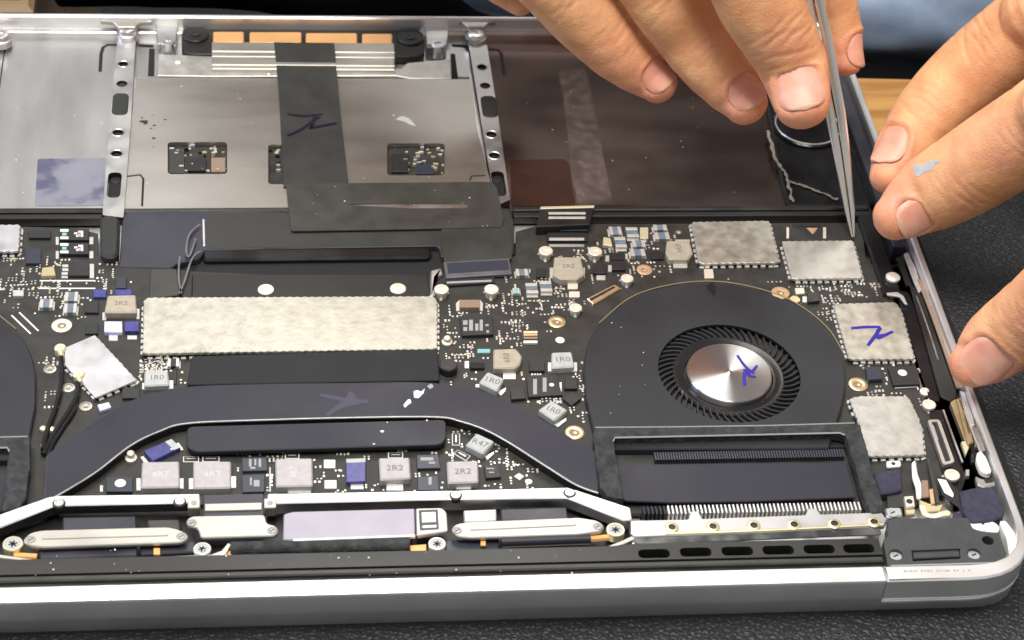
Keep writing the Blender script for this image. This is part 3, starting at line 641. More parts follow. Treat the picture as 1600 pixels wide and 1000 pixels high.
inductor([(226, 578), (262, 578), (265, 601), (225, 603)], 1.5, 'inductor_grey', '1R0', None, 0, [bx(222, 598, 228, 608), bx(263, 594, 271, 607)], ts=1.5)
inductor([(222, 721), (280, 720), (281, 761), (220, 762)], 1.8, 'inductor_lilac', '4R7', None, 0, [bx(213, 747, 220, 766), bx(280, 747, 287, 763)], 'inductor_mark_light', 1.7)
inductor([(302, 720), (361, 720), (361, 762), (302, 763)], 1.8, 'inductor_lilac', '4R7', None, 0, [bx(295, 747, 302, 764), bx(361, 744, 369, 762)], 'inductor_mark_light', 1.7)
inductor([(430, 716), (488, 715), (489, 759), (431, 760)], 1.8, 'inductor_lilac', '4R7', None, math.pi / 2, [bx(450, 762, 486, 770)], 'inductor_mark_light', 1.5)
inductor([(592, 715), (640, 714), (642, 747), (594, 750)], 1.8, 'inductor_lilac', '2R2', None, 0, [bx(604, 756, 630, 766)], ts=1.7)
inductor([(698, 720), (747, 719), (748, 753), (700, 755)], 1.8, 'inductor_lilac', '2R2', None, 0, [bx(713, 758, 736, 764)], ts=1.7)
inductor([(168, 461), (212, 460), (214, 488), (163, 488)], 1.9, 'inductor_beige', '2R2', (189, 474), 0, [bx(160, 488, 166, 500), bx(213, 482, 218, 498)], ts=1.4)
# tantalum blocks
comp('capacitor', [(225, 704), (268, 686), (282, 699), (239, 720)], 1.2, 'tantalum', .1, .1, [[(219, 714), (224, 712), (232, 722), (226, 724)], [(275, 693), (279, 691), (287, 702), (283, 704)]])
pl('capacitor_stripe', [(258, 690), (268, 686), (282, 699), (272, 703)], ZB + 1.22, .02, 'inductor_grey', lbo, 0)
comp('capacitor', [(541, 717), (571, 716), (571, 752), (541, 753)], 1.2, 'tantalum', .1, .1, [bx(548, 755, 568, 764)])
pl('capacitor_stripe', [(541, 717), (571, 716), (571, 722), (541, 723)], ZB + 1.22, .02, 'inductor_grey', lbo, 0)
comp('capacitor', bx(163, 502, 191, 519), 1.0, 'tantalum_pale', .08, .1, [bx(170, 523, 184, 532)])  # pale lavender here is light glare painted onto the block
comp('capacitor', bx(195, 502, 217, 517), 1.0, 'tantalum', .08, .1, [bx(199, 524, 214, 530)])
comp('capacitor', bx(146, 452, 166, 464), .8, 'tantalum', .08, .1)
comp('capacitor', bx(181, 432, 197, 450), .9, 'chip_blue', .08, .1); comp('capacitor', bx(180, 452, 206, 461), .7, 'tantalum', .08, .1)
# labelled black parts, upper left
for y in (357, 379):
    comp('fuse', bx(93, y, 139, y + 17.5), 1.1, 'chip', .08, .1, [bx(87, y + 13, 92, y + 25), bx(139.5, y + 13, 146, y + 24)])
    for dy, hh in ((1, 4), (12.5, 4)): pl('printed_marking', bx(94, y + dy, 107, y + dy + hh), ZB + 1.12, .02, 'silkscreen', lbo, 0)
    pl('printed_marking', bx(97, y + 6.5, 104, y + 11), ZB + 1.12, .02, 'teal', lbo, 0)
    for x0, y0, x1, y1 in ((116, 6, 121, 9), (119, 10, 124, 13), (122, 3.5, 130, 6.5), (126, 7, 130, 13), (122, 8.5, 125, 12)): pl('printed_marking', bx(x0, y + y0, x1, y + y1), ZB + 1.12, .02, 'silkscreen', lbo, 0)
comp('chip', bx(107, 409, 139, 430), .9, 'chip', .08, .1, [bx(97, 413, 107, 417), bx(97, 419, 107, 423), bx(96, 425, 106, 429), bx(96, 431, 106, 434), bx(140, 412, 147, 434)])
comp('chip', bx(45, 360, 79, 371), .9, 'chip', .08, .1); comp('chip', bx(40, 388, 64, 411), .9, 'chip_blue', .08, .1)
comp('capacitor', [(66, 418), (84, 416), (87, 430), (64, 431)], 1.0, 'cap_tan', .1, .2); comp('capacitor', bx(20, 453, 37, 462), .9, 'tin', .1, .2)
comp('chip', bx(132, 470, 154, 488), .8, 'chip', .08, .1); comp('chip', bx(133, 505, 153, 521), .7, 'chip', .08, .1)
cap(62, 467, 83, 480, 1.1); cap(101, 456, 122, 470, 1.1); cap(100, 474, 120, 488, 1.1); cap(262, 560, 280, 572, .9, 'chip')
comp('chip', bx(191, 605, 218, 622), .7, 'chip', .06, .1); comp('connector', [(152, 632), (170, 628), (174, 636), (156, 642)], .8, 'tantalum_pale', .1, .2)
# centre right
comp('chip', [(718, 494), (768, 492), (771, 522), (722, 524)], 1.0, 'chip', .1, .1)
for x, y, w_, h_ in ((727, 504, 7, 7), (736, 508, 6, 17), (745, 511, 5, 11), (752, 508, 5, 17), (727, 514, 6, 6), (761, 508, 5, 3), (762, 518, 4, 4)): pl('printed_marking', bx(x - w_ / 2, y - h_ / 2, x + w_ / 2, y + h_ / 2), ZB + 1.02, .02, 'silkscreen_grey', lbo, 0)
comp('capacitor', bx(718, 468, 750, 480), 1.2, 'cap_brown', .1, .1, [[(712, 474), (718, 468), (720, 484), (713, 486)], [(750, 468), (755, 474), (754, 486), (749, 484)]])
comp('chip', [(822, 588), (868, 584), (879, 617), (826, 620)], .9, 'chip', .08, .1)
pl('printed_marking', bx(833, 592, 839, 616), ZB + .92, .02, 'silkscreen_grey', lbo, 0); pl('printed_marking', bx(848, 590, 854, 612), ZB + .92, .02, 'silkscreen_grey', lbo, 0)
p = U(862, 601, ZB + .93); q = MB(); q.cyl(p.x, p.y, .6, p.z - .05, p.z, 'silkscreen', 10, .02); q.build('printed_marking', lbo)
comp('chip', bx(827, 563, 851, 579), .9, 'chip', .08, .1, [bx(830 + k * 4.3, 583, 833 + k * 4.3, 586) for k in range(4)])
comp('chip', bx(882, 593, 902, 607), .9, 'chip', .08, .1, [bx(874, 597, 878, 612)])
comp('chip', [(880, 622), (896, 611), (908, 622), (893, 634)], .9, 'chip', .08, .1)
comp('chip', [(797, 608), (818, 606), (822, 622), (799, 624)], .9, 'chip', .08, .1)
p = U(701, 569, ZB + 2.3); q = MB(); q.cyl(p.x, p.y, 2.1, ZB + .3, ZB + 2.3, 'chip', 24, .25); q.cyl(p.x, p.y, 1.8, ZB, ZB + .9, 'brass', 20, .1); q.build('can_capacitor', lbo); OCC.append((p.x - 3, p.y - 3, p.x + 3, p.y + 3))
comp('chip', bx(735, 566, 757, 575), .8, 'black_deep', .06, .1, [bx(726, 564, 733, 575)])
comp('connector', bx(746, 545, 766, 551), .5, 'teal', .06, .1)
# bar-coded little stack at (828,527)
for k, (y, mt_) in enumerate(((517, 'gold_pale'), (521, 'copper_ring'), (526, 'cap_brown'), (532, 'white_plastic'))): comp('terminal', bx(818, y, 840, y + 3.2), .5 + .1 * (k == 3), mt_, .05, .1)
# upper right cluster
cap(952, 354, 971, 366, 1.0); cap(979, 355, 997, 370, 1.1, axis='y'); cap(961, 370, 978, 386, 1.1, axis='y'); cap(1021, 351, 1042, 359, 1.0); cap(1023, 363, 1046, 373, 1.0)
cap(988, 375, 1008, 385, 1.1); cap(985, 389, 1008, 399, 1.1); comp('capacitor', bx(1000, 355, 1013, 372), .9, 'gold_pale', .1, .1); comp('capacitor', [(943, 370), (954, 372), (957, 384), (942, 382)], .9, 'gold_pale', .1, .2)
comp('chip', bx(955, 394, 975, 405), .9, 'chip', .08, .1, [bx(946, 399, 952, 408), bx(977, 396, 981, 404)]); comp('chip', bx(956, 407, 977, 421), 1.0, 'chip', .08, .1, [bx(950, 414, 956, 424)])
comp('chip', bx(927, 412, 947, 426), 1.0, 'chip', .08, .1, [bx(932, 430, 946, 437)]); comp('chip', bx(1018, 393, 1037, 404), .8, 'chip', .08, .1)
cap(822, 442, 840, 458, 1.1, axis='y'); cap(844, 439, 862, 455, 1.1, axis='y'); cap(806, 420, 825, 430, 1.0); comp('chip', bx(838, 418, 852, 432), .8, 'chip', .08, .1)
comp('terminal', bx(887, 442, 903, 451), .5, 'cream_ring', .08, .3); comp('terminal', bx(889, 455, 906, 464), .5, 'cream_ring', .08, .3)
cap(801, 450, 812, 458, .8, 'teal')
# board-to-board sockets
comp('socket', [(917, 466), (960, 444), (970, 450), (927, 475)], .8, 'gold', .15, .1); pl('socket_slot', [(921, 467), (959, 447), (962, 449), (924, 470)], ZB + .83, .02, 'chip', lbo, 0)
tb = MB()
for k in range(11):
    a = U(927 + k * 4.2, 477 - k * 2.45, ZB); tb.prism(rrect(a.x, a.y, .25, .9, -.75), ZB, ZB + .25, 'gold')
tag(tb.build('socket_pins', lbo), kind='stuff')
comp('socket', bx(855, 363, 918, 376), .9, 'chip', .12, .1); 
for y0, y1, mt_ in ((358, 361, 'silkscreen_grey'), (371, 375, 'tin'), (381, 384.5, 'cover_metal')): comp('socket_bar', bx(858, y0, 913, y1), 1.0 if y0 == 371 else .5, mt_, .1, .1)
comp('connector', bx(842, 357, 919, 360), 1.2, 'chip', .1, .1)
pl('battery_connector', [(845, 323), (929, 321), (921, 350), (838, 354)], -2.2, 2.6, 'black_plastic', bev=.2)
pl('battery_connector_edge', [(845, 322.5), (929, 320.5), (928, 324), (844, 326)], -2.0, .5, 'gold_pale', bev=.1)
for y in (331, 338): pl('battery_contact', bx(857, y, 915, y + 3.4), -2.05, .3, 'tin', bev=.08)
# rings and screw posts
def ring(x, y, ro, ri, mt):
    p = U(x, y, ZB); q = MB(); q.lathe(p.x, p.y, [(ro, ZB - .01), (ro, ZB + .14), (ro - .12, ZB + .2), (ri + .3, ZB + .2), (ri, ZB + .1), (ri - .05, ZB - .8)], mt, 28)
    q.lathe(p.x, p.y, [(ri - .02, ZB + .02), (0.01, ZB + .02)], 'cap_brown', 20); q.cyl(p.x + .1, p.y - .1, ri * .42, ZB, ZB + .1, 'gold_pale', 10, .03); q.build('mounting_ring', lbo); OCC.append((p.x - ro - .3, p.y - ro - .3, p.x + ro + .3, p.y + ro + .3))
for a in ((96.5, 509, 2.35, 1.05, 'cream_ring'), (1007, 422, 1.95, .75, 'copper_ring'), (870, 503.5, 2.1, .8, 'gold'), (898, 676, 2.2, .95, 'gold'), (1219.5, 458, 2.25, .9, 'copper_ring'), (1341, 601, 2.3, .95, 'gold'), (1060, 363, 1.5, .75, 'pcb')): ring(*a)
def post(x, y, r, h, mt='cream_ring'):
    p = U(x, y, ZB + h); z = ZB + h; q = MB()
    q.lathe(p.x, p.y, [(r * .82, ZB), (r * .82, z - .75), (r, z - .7), (r, z - .12), (r - .14, z), (r * .52, z), (r * .45, z - .25), (.01, z - .25)], mt, 22)
    for k in range(3): a = k * 2.1 + .4; q.prism(rrect(p.x + math.cos(a) * r, p.y + math.sin(a) * r, .7, .7, a), ZB, ZB + .35, 'tin', .06)
    q.build('screw_post', lbo, 40); OCC.append((p.x - r - .4, p.y - r - 1.4, p.x + r + .4, p.y + r + .4))
for a in ((853, 391, 1.75, 2.2), (930, 392, 1.75, 2.2), (690, 451, 1.75, 2.2), (768, 451, 1.75, 2.2), (980, 434, 1.55, 1.8), (899.5, 480, 1.55, 1.8), (1452, 631, 1.6, 1.5), (1488, 741, 1.75, 2.0)): post(*a)
def pin(x, y, h=2.2):
    p = U(x, y, ZB + h); q = MB(); z = ZB + h
    q.lathe(p.x, p.y, [(1.3, ZB), (1.3, ZB + .5), (.7, ZB + .7), (.62, z - .9), (.85, z - .7), (.8, z - .3), (.4, z), (.01, z)], 'cream_ring', 18); q.build('stud', lbo); OCC.append((p.x - 1.6, p.y - 1.6, p.x + 1.6, p.y + 1.6))
pin(204, 706); pin(699, 526, 2.0); pin(1447, 608, 1.2)
p = U(1396, 430, -2.2); q = MB(); q.lathe(p.x, p.y, [(1.3, -6), (1.3, -4.2), (1.0, -4.0), (1.0, -3.6), (1.75, -3.4), (1.8, -2.7), (1.2, -2.2), (.01, -2.1)], 'cream_ring', 22); q.build('case_screw', lap)
# white dots, fiducials and printed lines
for x, y, r_ in ((875, 531.5, 1.1), (188, 755, 1.2), (1410, 582.5, 1.1), (826, 752.5, .8), (533, 565, .01)):
    if r_ < .1: continue
    p = U(x, y, ZB + .9 if x in (188, 1410) else ZB); zz = ZB + (.9 if x in (188, 1410) else 0.0)
    p = U(x, y, zz); q = MB(); q.cyl(p.x, p.y, r_, zz, zz + .06, 'silkscreen', 20, .02); q.build('printed_dot', lbo)
comp('chip', bx(166, 745, 207, 768), .85, 'chip_blue', .08, .1, [bx(156, 758, 161, 768)])
comp('chip', [(1387, 574), (1431, 572), (1438, 600), (1396, 602)], .85, 'chip', .08, .1)
comp('chip', [(1352, 573), (1374, 573), (1380, 592), (1356, 593)], 1.3, 'chip_blue', .15, .6)
comp('pad', [(803, 744), (811, 739), (819, 744), (812, 750)], .08, 'silkscreen', 0, 0)
for a, b_, w_ in (((62, 438.5), (149, 438.5), .45), ((60, 450.5), (149, 450.5), .45), ((18, 492.5), (48, 521.5), .4), ((30, 488), (60, 517), .4), ((-10, 452), (8, 452), .5), ((1398, 606), (1433, 604), .3), ((1433, 604), (1435, 609), .3), ((422, 730), (422, 768), .25)):
    ln = MB(); ln.strip([U(*a, ZB + .04), U(*b_, ZB + .04)], w_, .03, 'silkscreen'); ln.build('printed_line', lbo)
# lower row
for pts in ([(378, 715), (417, 714), (418, 735), (379, 736)], [(378, 742), (413, 741), (413, 768), (379, 769)], [(651, 711), (685, 710), (688, 731), (652, 732)], [(652, 745), (684, 744), (686, 766), (653, 766)]): comp('chip', pts, .8, 'chip_blue', .08, .1)
comp('chip', [(756, 727), (778, 725), (783, 745), (759, 747)], .9, 'chip', .08, .1)
for x, y, w_, h_ in ((391, 723, 4, 12), (399, 722, 3, 10), (406, 723, 4, 13), (395, 731, 8, 3), (392, 752, 3, 12), (401, 755, 9, 10), (667, 717, 20, 5), (675, 723, 10, 3), (672, 751, 5, 12), (766, 732, 12, 2), (768, 738, 8, 2)): pl('printed_marking', bx(x - w_ / 2, y - h_ / 2, x + w_ / 2, y + h_ / 2), ZB + .93 if 755 < x < 785 else ZB + .83, .02, 'silkscreen_grey', lbo, 0)
comp('terminal', bx(506, 718, 524, 731), .35, 'silkscreen', .06, .1); comp('terminal', bx(507, 750, 526, 763), .35, 'silkscreen', .06, .1)
for pts in ([(288, 714), (309, 714), (309, 720), (288, 720)], [(318, 714), (341, 714), (341, 720), (318, 720)], [(447, 709), (466, 709), (466, 715), (447, 715)], [(608, 708), (628, 708), (628, 714), (608, 714)], [(708, 678), (717, 678), (717, 694), (708, 694)], [(711, 708), (716, 704), (733, 712), (728, 718)]):
    p = pp(pts, ZB + .4); q = MB(); q.prism(offset(ccw(p), -.25), ZB, ZB + .3, 'silkscreen'); q.prism(offset(ccw(p), -.05), ZB, ZB + .5, 'chip', .05); q.prism(offset(ccw(p), .5), ZB + .4, ZB + .56, 'tin'); q.build('resistor', lbo); occ_poly(p)
cap(250, 545, 264, 556, .8, 'chip', 'x')
comp('chip', bx(270, 575, 276, 600), .3, 'chip')
# right strip small parts
comp('capacitor', [(1262, 458), (1279, 457), (1281, 470), (1263, 472)], .9, 'chip', .08, .1, [bx(1254, 463, 1261, 472)])
comp('terminal', [(1242, 450), (1256, 449), (1258, 458), (1244, 459)], .5, 'cream_ring', .1, .2); p = U(1242, 468, ZB); q = MB(); q.cyl(p.x, p.y, 1.3, ZB, ZB + .15, 'gold', 16, .05); q.build('test_pad', lbo)
comp('terminal', [(1100, 420), (1114, 420), (1116, 434), (1101, 434)], .5, 'cream_ring', .1, .3)
for pts in (bx(1229, 355, 1233, 372), bx(1286, 355, 1291, 372)): comp('solder_bar', pts, .2, 'cream_ring', .05, 0)
comp('pad', [(1260, 356), (1278, 356), (1270, 366)], .06, 'copper_ring', 0, .2)
comp('chip', bx(1240, 350, 1282, 353), .3, 'chip')
# soldered small parts, too small to pick apart: rows of pads, resistors and blocks
OCC2 = [(min(q[0] for q in p), min(q[1] for q in p), max(q[0] for q in p), max(q[1] for q in p)) for p in [pp(bx(292, 545, 690, 706), -2.4)]]
def inpoly(x, y, P):
    r_ = False
    for i in range(len(P)):
        (x1, y1), (x2, y2) = P[i - 1], P[i]
        if (y1 > y) != (y2 > y) and x < (x2 - x1) * (y - y1) / (y2 - y1) + x1: r_ = not r_
    return r_
NOGO = [pp([(72, 705), (150, 652), (210, 620), (292, 600), (690, 594), (775, 613), (830, 640), (922, 690), (922, 770), (850, 730), (760, 672), (690, 655), (290, 664), (205, 700), (130, 750), (70, 790)], -3)]
fanc = (96.456, 67.682)
def free(x, y):
    if (abs(x) - fanc[0]) ** 2 + (y - fanc[1]) ** 2 < 32.5 ** 2: return False
    if any(a < x < c_ and b_ < y < d for a, b_, c_, d in OCC): return False
    return not any(inpoly(x, y, P) for P in NOGO)
sm = MB(); r3 = random.Random(11)
regions = [([(0, 395), (160, 405), (215, 440), (160, 470), (150, 500), (60, 500), (0, 480)], 150), ([(150, 525), (222, 530), (290, 600), (215, 600)], 60), ([(690, 470), (800, 470), (820, 560), (700, 610)], 120),
           ([(780, 425), (860, 425), (920, 470), (860, 520), (790, 520)], 95), ([(860, 400), (1040, 352), (1050, 425), (960, 430), (850, 450)], 70), ([(1235, 440), (1360, 440), (1420, 470), (1300, 470), (1290, 510)], 80),
           ([(1330, 565), (1440, 565), (1470, 625), (1340, 620)], 55), ([(1412, 480), (1430, 480), (1470, 610), (1440, 600)], 34), ([(300, 706), (480, 706), (800, 700), (850, 765), (760, 770), (370, 770), (290, 720)], 110),
           ([(700, 660), (745, 660), (800, 735), (700, 720)], 26), ([(800, 580), (905, 560), (912, 660), (830, 630)], 40), ([(1060, 420), (1290, 440), (1300, 470), (1100, 436)], 8), ([(50, 540), (100, 560), (140, 640), (70, 640)], 20)]
for poly, n_ in regions:
    P = pp(poly, ZB); xs = [q[0] for q in P]; ys = [q[1] for q in P]; k = 0; tries = 0
    while k < n_ and tries < n_ * 30:
        tries += 1; x, y = r3.uniform(min(xs), max(xs)), r3.uniform(min(ys), max(ys))
        if not inpoly(x, y, P): continue
        horiz = r3.random() < .6; cnt = r3.choice([1, 2, 3, 4]); sp = r3.uniform(.75, 1.1); kind = r3.random()
        for j in range(cnt):
            xx, yy = (x + j * sp, y) if horiz else (x, y - j * sp)
            if not free(xx, yy): continue
            k += 1
            if kind < .45: sm.prism(rrect(xx, yy, r3.uniform(.35, .6), r3.uniform(.4, .75)), ZB, ZB + r3.uniform(.12, .3), r3.choice(['tin', 'silkscreen', 'cream_ring', 'tin']), .04)
            elif kind < .75:
                hh = r3.uniform(.3, .5); mt_ = r3.choice(['cap_tan', 'chip', 'cap_brown', 'chip'])
                sm.prism(rrect(xx, yy, .42, .5), ZB, ZB + hh, mt_); sm.prism(rrect(xx, yy - .42, .46, .34), ZB, ZB + hh, 'tin', .05); sm.prism(rrect(xx, yy + .42, .46, .34), ZB, ZB + hh, 'tin', .05)
            else: sm.prism(circle(xx, yy, r3.uniform(.18, .3), 8), ZB, ZB + .07, r3.choice(['tin', 'silkscreen', 'gold_pale']))
            OCC.append((xx - .35, yy - .35, xx + .35, yy + .35))
tag(sm.build('small_components', lbo), kind='stuff')

# ------------------------------------------------------------------ fans (right one, and its mirror on the left)
def fan(sgn):
    f = empty('fan', (sgn * fanc[0], fanc[1], -7))
    f.parent = lap; f.location = [(WL['laptop'][i] * -1 + (sgn * fanc[0], fanc[1], -7)[i]) * MM for i in range(3)]
    def B(mb, name): return (mb.mirror() if sgn < 0 else mb).build(name, f)
    zt = -3.1
    out = [(912, 575), (918, 540), (940, 502), (985, 468), (1045, 448), (1113, 442), (1180, 452), (1240, 475), (1288, 514), (1314, 553), (1321, 592), (1316, 630), (1306, 662), (1295, 700), (935, 702), (926, 665), (915, 620)]
    P = [(v.x, v.y) for v in catmull([(U(x, y, zt).x, U(x, y, zt).y, 0) for x, y in out[:13]], 5)] + pp(out[13:], zt)
    mb = MB(); R1 = 16.7; hole = circle(*fanc, R1, 72)
    mb.plate(offset(ccw(P), .25), [hole], zt - .7, zt, 'fan_black', 'black_plastic')
    Pc = ccw(P); n_ = len(Pc); q = offset(Pc, .25)
    mb.add([(x, y, zt) for x, y in q] + [(x, y, zt - .3) for x, y in Pc] + [(x, y, -6.9) for x, y in Pc], [(k * n_ + (i + 1) % n_, k * n_ + i, (k + 1) * n_ + i, (k + 1) * n_ + (i + 1) % n_) for k in range(2) for i in range(n_)], 'fan_black')
    mb.lathe(*fanc, [(R1 + 2, -6.6), (.01, -6.6)], 'black_deep', 40); B(mb, 'housing')
    mb = MB(); mb.lathe(*fanc, [(13.4, -5.8), (13.4, -4.2), (12.9, -3.75), (12.0, -3.75), (11.2, -4.15), (10.5, -4.2), (10.3, -5.0), (10.2, -6.6)], 'black_gloss', 64); B(mb, 'hub_ring')
    mb = MB(); mb.lathe(*fanc, [(10.0, -5.6), (10.0, -3.25), (9.75, -2.98), (9.55, -2.95), (.75, -2.95), (.7, -2.9), (.45, -2.75), (.01, -2.72)], 'hub_metal', 96); B(mb, 'hub')
    NB = 54; c0 = (sgn * fanc[0], fanc[1], -6.0); bl = MB(); pts = []
    for k in range(6):
        t = k / 5; r_ = 12.7 + t * 4.1; a = t * .13 + .06 * t * t; pts.append(Vector((r_ * math.cos(a), r_ * math.sin(a), 0)))
    v = []; F_ = []
    for i, p_ in enumerate(pts):
        t_ = (pts[min(5, i + 1)] - pts[max(0, i - 1)]).normalized(); s_ = Vector((-t_.y, t_.x, 0)) * .2
        v += [p_ + s_ + Vector((0, 0, -6.0)), p_ - s_ + Vector((0, 0, -6.0)), p_ - s_ + Vector((0, 0, -3.75 - .15 * i / 5)), p_ + s_ + Vector((0, 0, -3.75 - .15 * i / 5))]
    for i in range(5):
        for k in range(4): F_.append((i * 4 + k, i * 4 + (k + 1) % 4, (i + 1) * 4 + (k + 1) % 4, (i + 1) * 4 + k))
    F_ += [(3, 2, 1, 0), (20, 21, 22, 23)]
    bl.add(v, F_, 'fan_black')
    if sgn < 0: bl.mirror()
    me = bl.mesh('blade', (0, 0, -6.0))
    for k in range(NB): link('blade', me, c0, f, 2 * math.pi * k / NB)
    if sgn > 0:
        strokes('marker_scribble', [[(1152, 555), (1160, 567), (1170, 578), (1178, 584)], [(1183, 571), (1176, 580), (1166, 584)], [(1163, 582), (1163, 592), (1164, 603)], [(1166, 585), (1174, 588), (1181, 589)], [(1165, 580), (1172, 588)], [(1161, 578), (1178, 580)]], -2.93, 'ink', f, 4.6)
        p_ = catmull([U(x, y, -2.9) for x, y in ((1104, 444), (1113, 441), (1118, 448), (1117, 460), (1113, 464), (1105, 450))], 4, True)
        mb = MB(); mb.prism([(a.x, a.y) for a in p_], -3.2, -2.75, 'black_plastic', .25); mb.build('rubber_bump', f)
    arc = MB(); arc.tube([U(x, y, ZB + .2) for x, y in [(v_.x, v_.y) for v_ in catmull([(936, 505, 0), (985, 465, 0), (1045, 445.5, 0), (1113, 439.5, 0), (1180, 449.5, 0), (1241, 472, 0), (1292, 511, 0), (1318, 552, 0)], 6)]], .17, 'tan_edge', 6)
    B(arc, 'board_edge')
    return f
fan(1); fan(-1)

# ------------------------------------------------------------------ heat pipe, pads, fin stacks
zh = -2.4
up = [(72, 712), (84, 701), (150, 656), (200, 627), (237, 614), (292, 603), (400, 599), (550, 597), (660, 596), (717, 603), (775, 617), (830, 645), (880, 675), (935, 708)]
lo = [(935, 770), (900, 757), (850, 726), (800, 694), (760, 672), (720, 658), (680, 651), (550, 652), (400, 656), (292, 661), (250, 673), (205, 695), (150, 737), (100, 768), (68, 786)]
cu = [(v_.x, v_.y) for v_ in catmull([(*pp([p_], zh)[0], 0) for p_ in up], 4)] + [(v_.x, v_.y) for v_ in catmull([(*pp([p_], zh)[0], 0) for p_ in lo], 4)]
mb = MB(); pc = ccw(cu); mb.prism(pc, zh - 2.2, zh, 'black_metal', .3, 'black_deep', edge='grey_metal_highlight'); hpo = mb.build('heat_pipe', lap, 24)  # sides blackened as shade, bevel lightened as a painted highlight
q_ = MB(); q_.tube([Vector((v_.x, v_.y, zh - .2)) for v_ in catmull([(*pp([p_], zh)[0], 0) for p_ in lo], 6)], .2, 'bracket_metal', 6); q_.build('edge_highlight', hpo)  # light grey tube painting the highlight along the near edge
mb = MB()
mb.prism(rnd(pp([(696, 620), (703, 622), (712, 614), (720, 610), (712, 606), (714, 602), (706, 604)], zh), .2), zh - .1, zh + .12, 'paste', .05)
pl('paste_smear', [(646, 611), (652, 609), (658, 612), (664, 606), (662, 614), (654, 622), (647, 621)], zh + .14, .12, 'paste', hpo, .05, .3)
pl('paste_smear', [(630, 633), (637, 624), (641, 623), (643, 629), (638, 632), (633, 637)], zh + .12, .1, 'paste', hpo, .04, .3)
pl('paste_smear', [(667, 603), (674, 599), (678, 604), (672, 608)], zh + .08, .06, 'silkscreen_grey', hpo, .02, .3)
strokes('marker_scribble', [[(500, 617), (525, 622), (548, 627), (575, 627)], [(510, 649), (530, 635), (545, 622), (548, 612)], [(548, 613), (554, 624), (566, 629)], [(522, 640), (545, 632), (560, 630)]], zh, 'ink_faint', hpo, 8)
pl('heat_spreader', [(300, 556), (684, 545), (687, 594), (292, 601)], -3.4, 1.3, 'black_pad', bev=.2, r=.5, side='black_deep')  # black sides on both spreaders paint the shaded gap around them
pl('heat_spreader', [(292, 666), (697, 655), (697, 686), (688, 695), (304, 706), (292, 697)], -2.8, 1.1, 'black_metal', bev=.2, r=1.6, side='black_deep')
mb = MB()
for x, y, r_ in ((597, 674, .45), (584, 694, .28), (667, 657, .28), (605, 660, .2), (268, 702, .3)):
    p_ = U(x, y, -2.8); mb.prism([(p_.x + r_ * rr.uniform(.6, 1.2) * math.cos(a), p_.y + r_ * rr.uniform(.5, 1.1) * math.sin(a)) for a in [k * .9 for k in range(7)]], -2.8, -2.7, 'dust')
mb.build('paste_specks', lap)

def side_stack(sgn):
    def B(mb, name, parent): return (mb.mirror() if sgn < 0 else mb).build(name, parent)
    # cooler plate and fins
    mb = MB(); z = -3.0
    mb.prism(rnd(pp([(960, 726), (1322, 722), (1338, 777), (1170, 783), (1050, 785), (975, 782)], z), .6), z - .5, z, 'black_metal', .15); cp = B(mb, 'cooler_plate', lap)
    mb = MB(); mb.prism(pp([(1000, 720), (1330, 716), (1345, 806), (1000, 812)], -6.8), -7.1, -6.8, 'black_deep'); mb.prism(pp([(945, 672), (1335, 668), (1340, 700), (950, 704)], -6.2), -7, -6.2, 'black_deep')
    mb.prism(pp([(958, 694), (1322, 689), (1324, 698), (958, 704)], -4.4), -5.2, -4.4, 'hinge_black', .15); B(mb, 'duct', lap)
    a = U(1003, 800, -3.6); b_ = U(1345, 790, -3.6); ytop = U(1170, 787, -3.4).y; yfar = U(1170, 708, -3.4).y
    nf = 54
    fm = MB(); fm.prism(rect(-.17, -1.0, .17, 1.4), -6.6, -3.3, 'alu_bright', 0); fm.mirror()
    fd = MB(); fd.prism(rect(-.17, -1.0, .17, 1.4), -6.6, -3.3, 'black_metal', 0)
    me, md = fm.mesh('fin', (0, 0, -6.6)), fd.mesh('fin', (0, 0, -6.6))
    for k in range(nf):
        t = (k + .5) / nf; x = a.x + (b_.x - a.x) * t
        link('fin', md if k < 6 else me, (sgn * x, ytop - 1.6, -6.6), cp)
    if sgn > 0:
        x0 = U(1024, 712, -3.6).x; x1 = U(1318, 712, -3.6).x; fb = MB()
        for k in range(72): x = x0 + (x1 - x0) * k / 71; fb.prism(rect(x - .2, yfar - 1.4, x + .2, yfar + 1.0), -6.2, -3.6, 'chip_blue')
        tag(fb.build('rear_fins', cp), kind='stuff')
    # foam gasket frame, irregular edges
    z = -1.2; g = MB()
    o = [(927, 667), (1030, 666), (1200, 664), (1335, 660), (1344, 664), (1354, 700), (1366, 745), (1381, 788), (1377, 799), (1362, 801), (1350, 778), (1338, 735), (1328, 700), (1321, 680), (1312, 676), (1180, 679), (1060, 682), (962, 684), (959, 690), (964, 722), (974, 779), (950, 775), (938, 760), (930, 715)]
    P = pp(o, z); P2 = []
    P = ccw(P)
    for i in range(len(P)):
        p0, p1 = Vector(P[i]), Vector(P[(i + 1) % len(P)]); m_ = max(1, int((p1 - p0).length / 1.5))
        for k in range(m_): q_ = p0.lerp(p1, k / m_); P2.append((q_.x + rr.uniform(-.12, .12), q_.y + rr.uniform(-.12, .12)))
    g.prism(P2, -3.6, z, 'foam', .22); B(g, 'gasket', lap)
    e = MB(); e.tube([U(x, y, z) for x, y in ((958, 690), (961, 684), (1060, 682), (1180, 679.5), (1312, 676.5), (1320, 680))], .2, 'silkscreen_grey', 5)
    e.tube([U(x, y, z) for x, y in ((930, 668), (1060, 667), (1200, 665), (1335, 661))], .16, 'silkscreen_grey', 5); B(e, 'gasket_lip', lap)
side_stack(1); side_stack(-1)

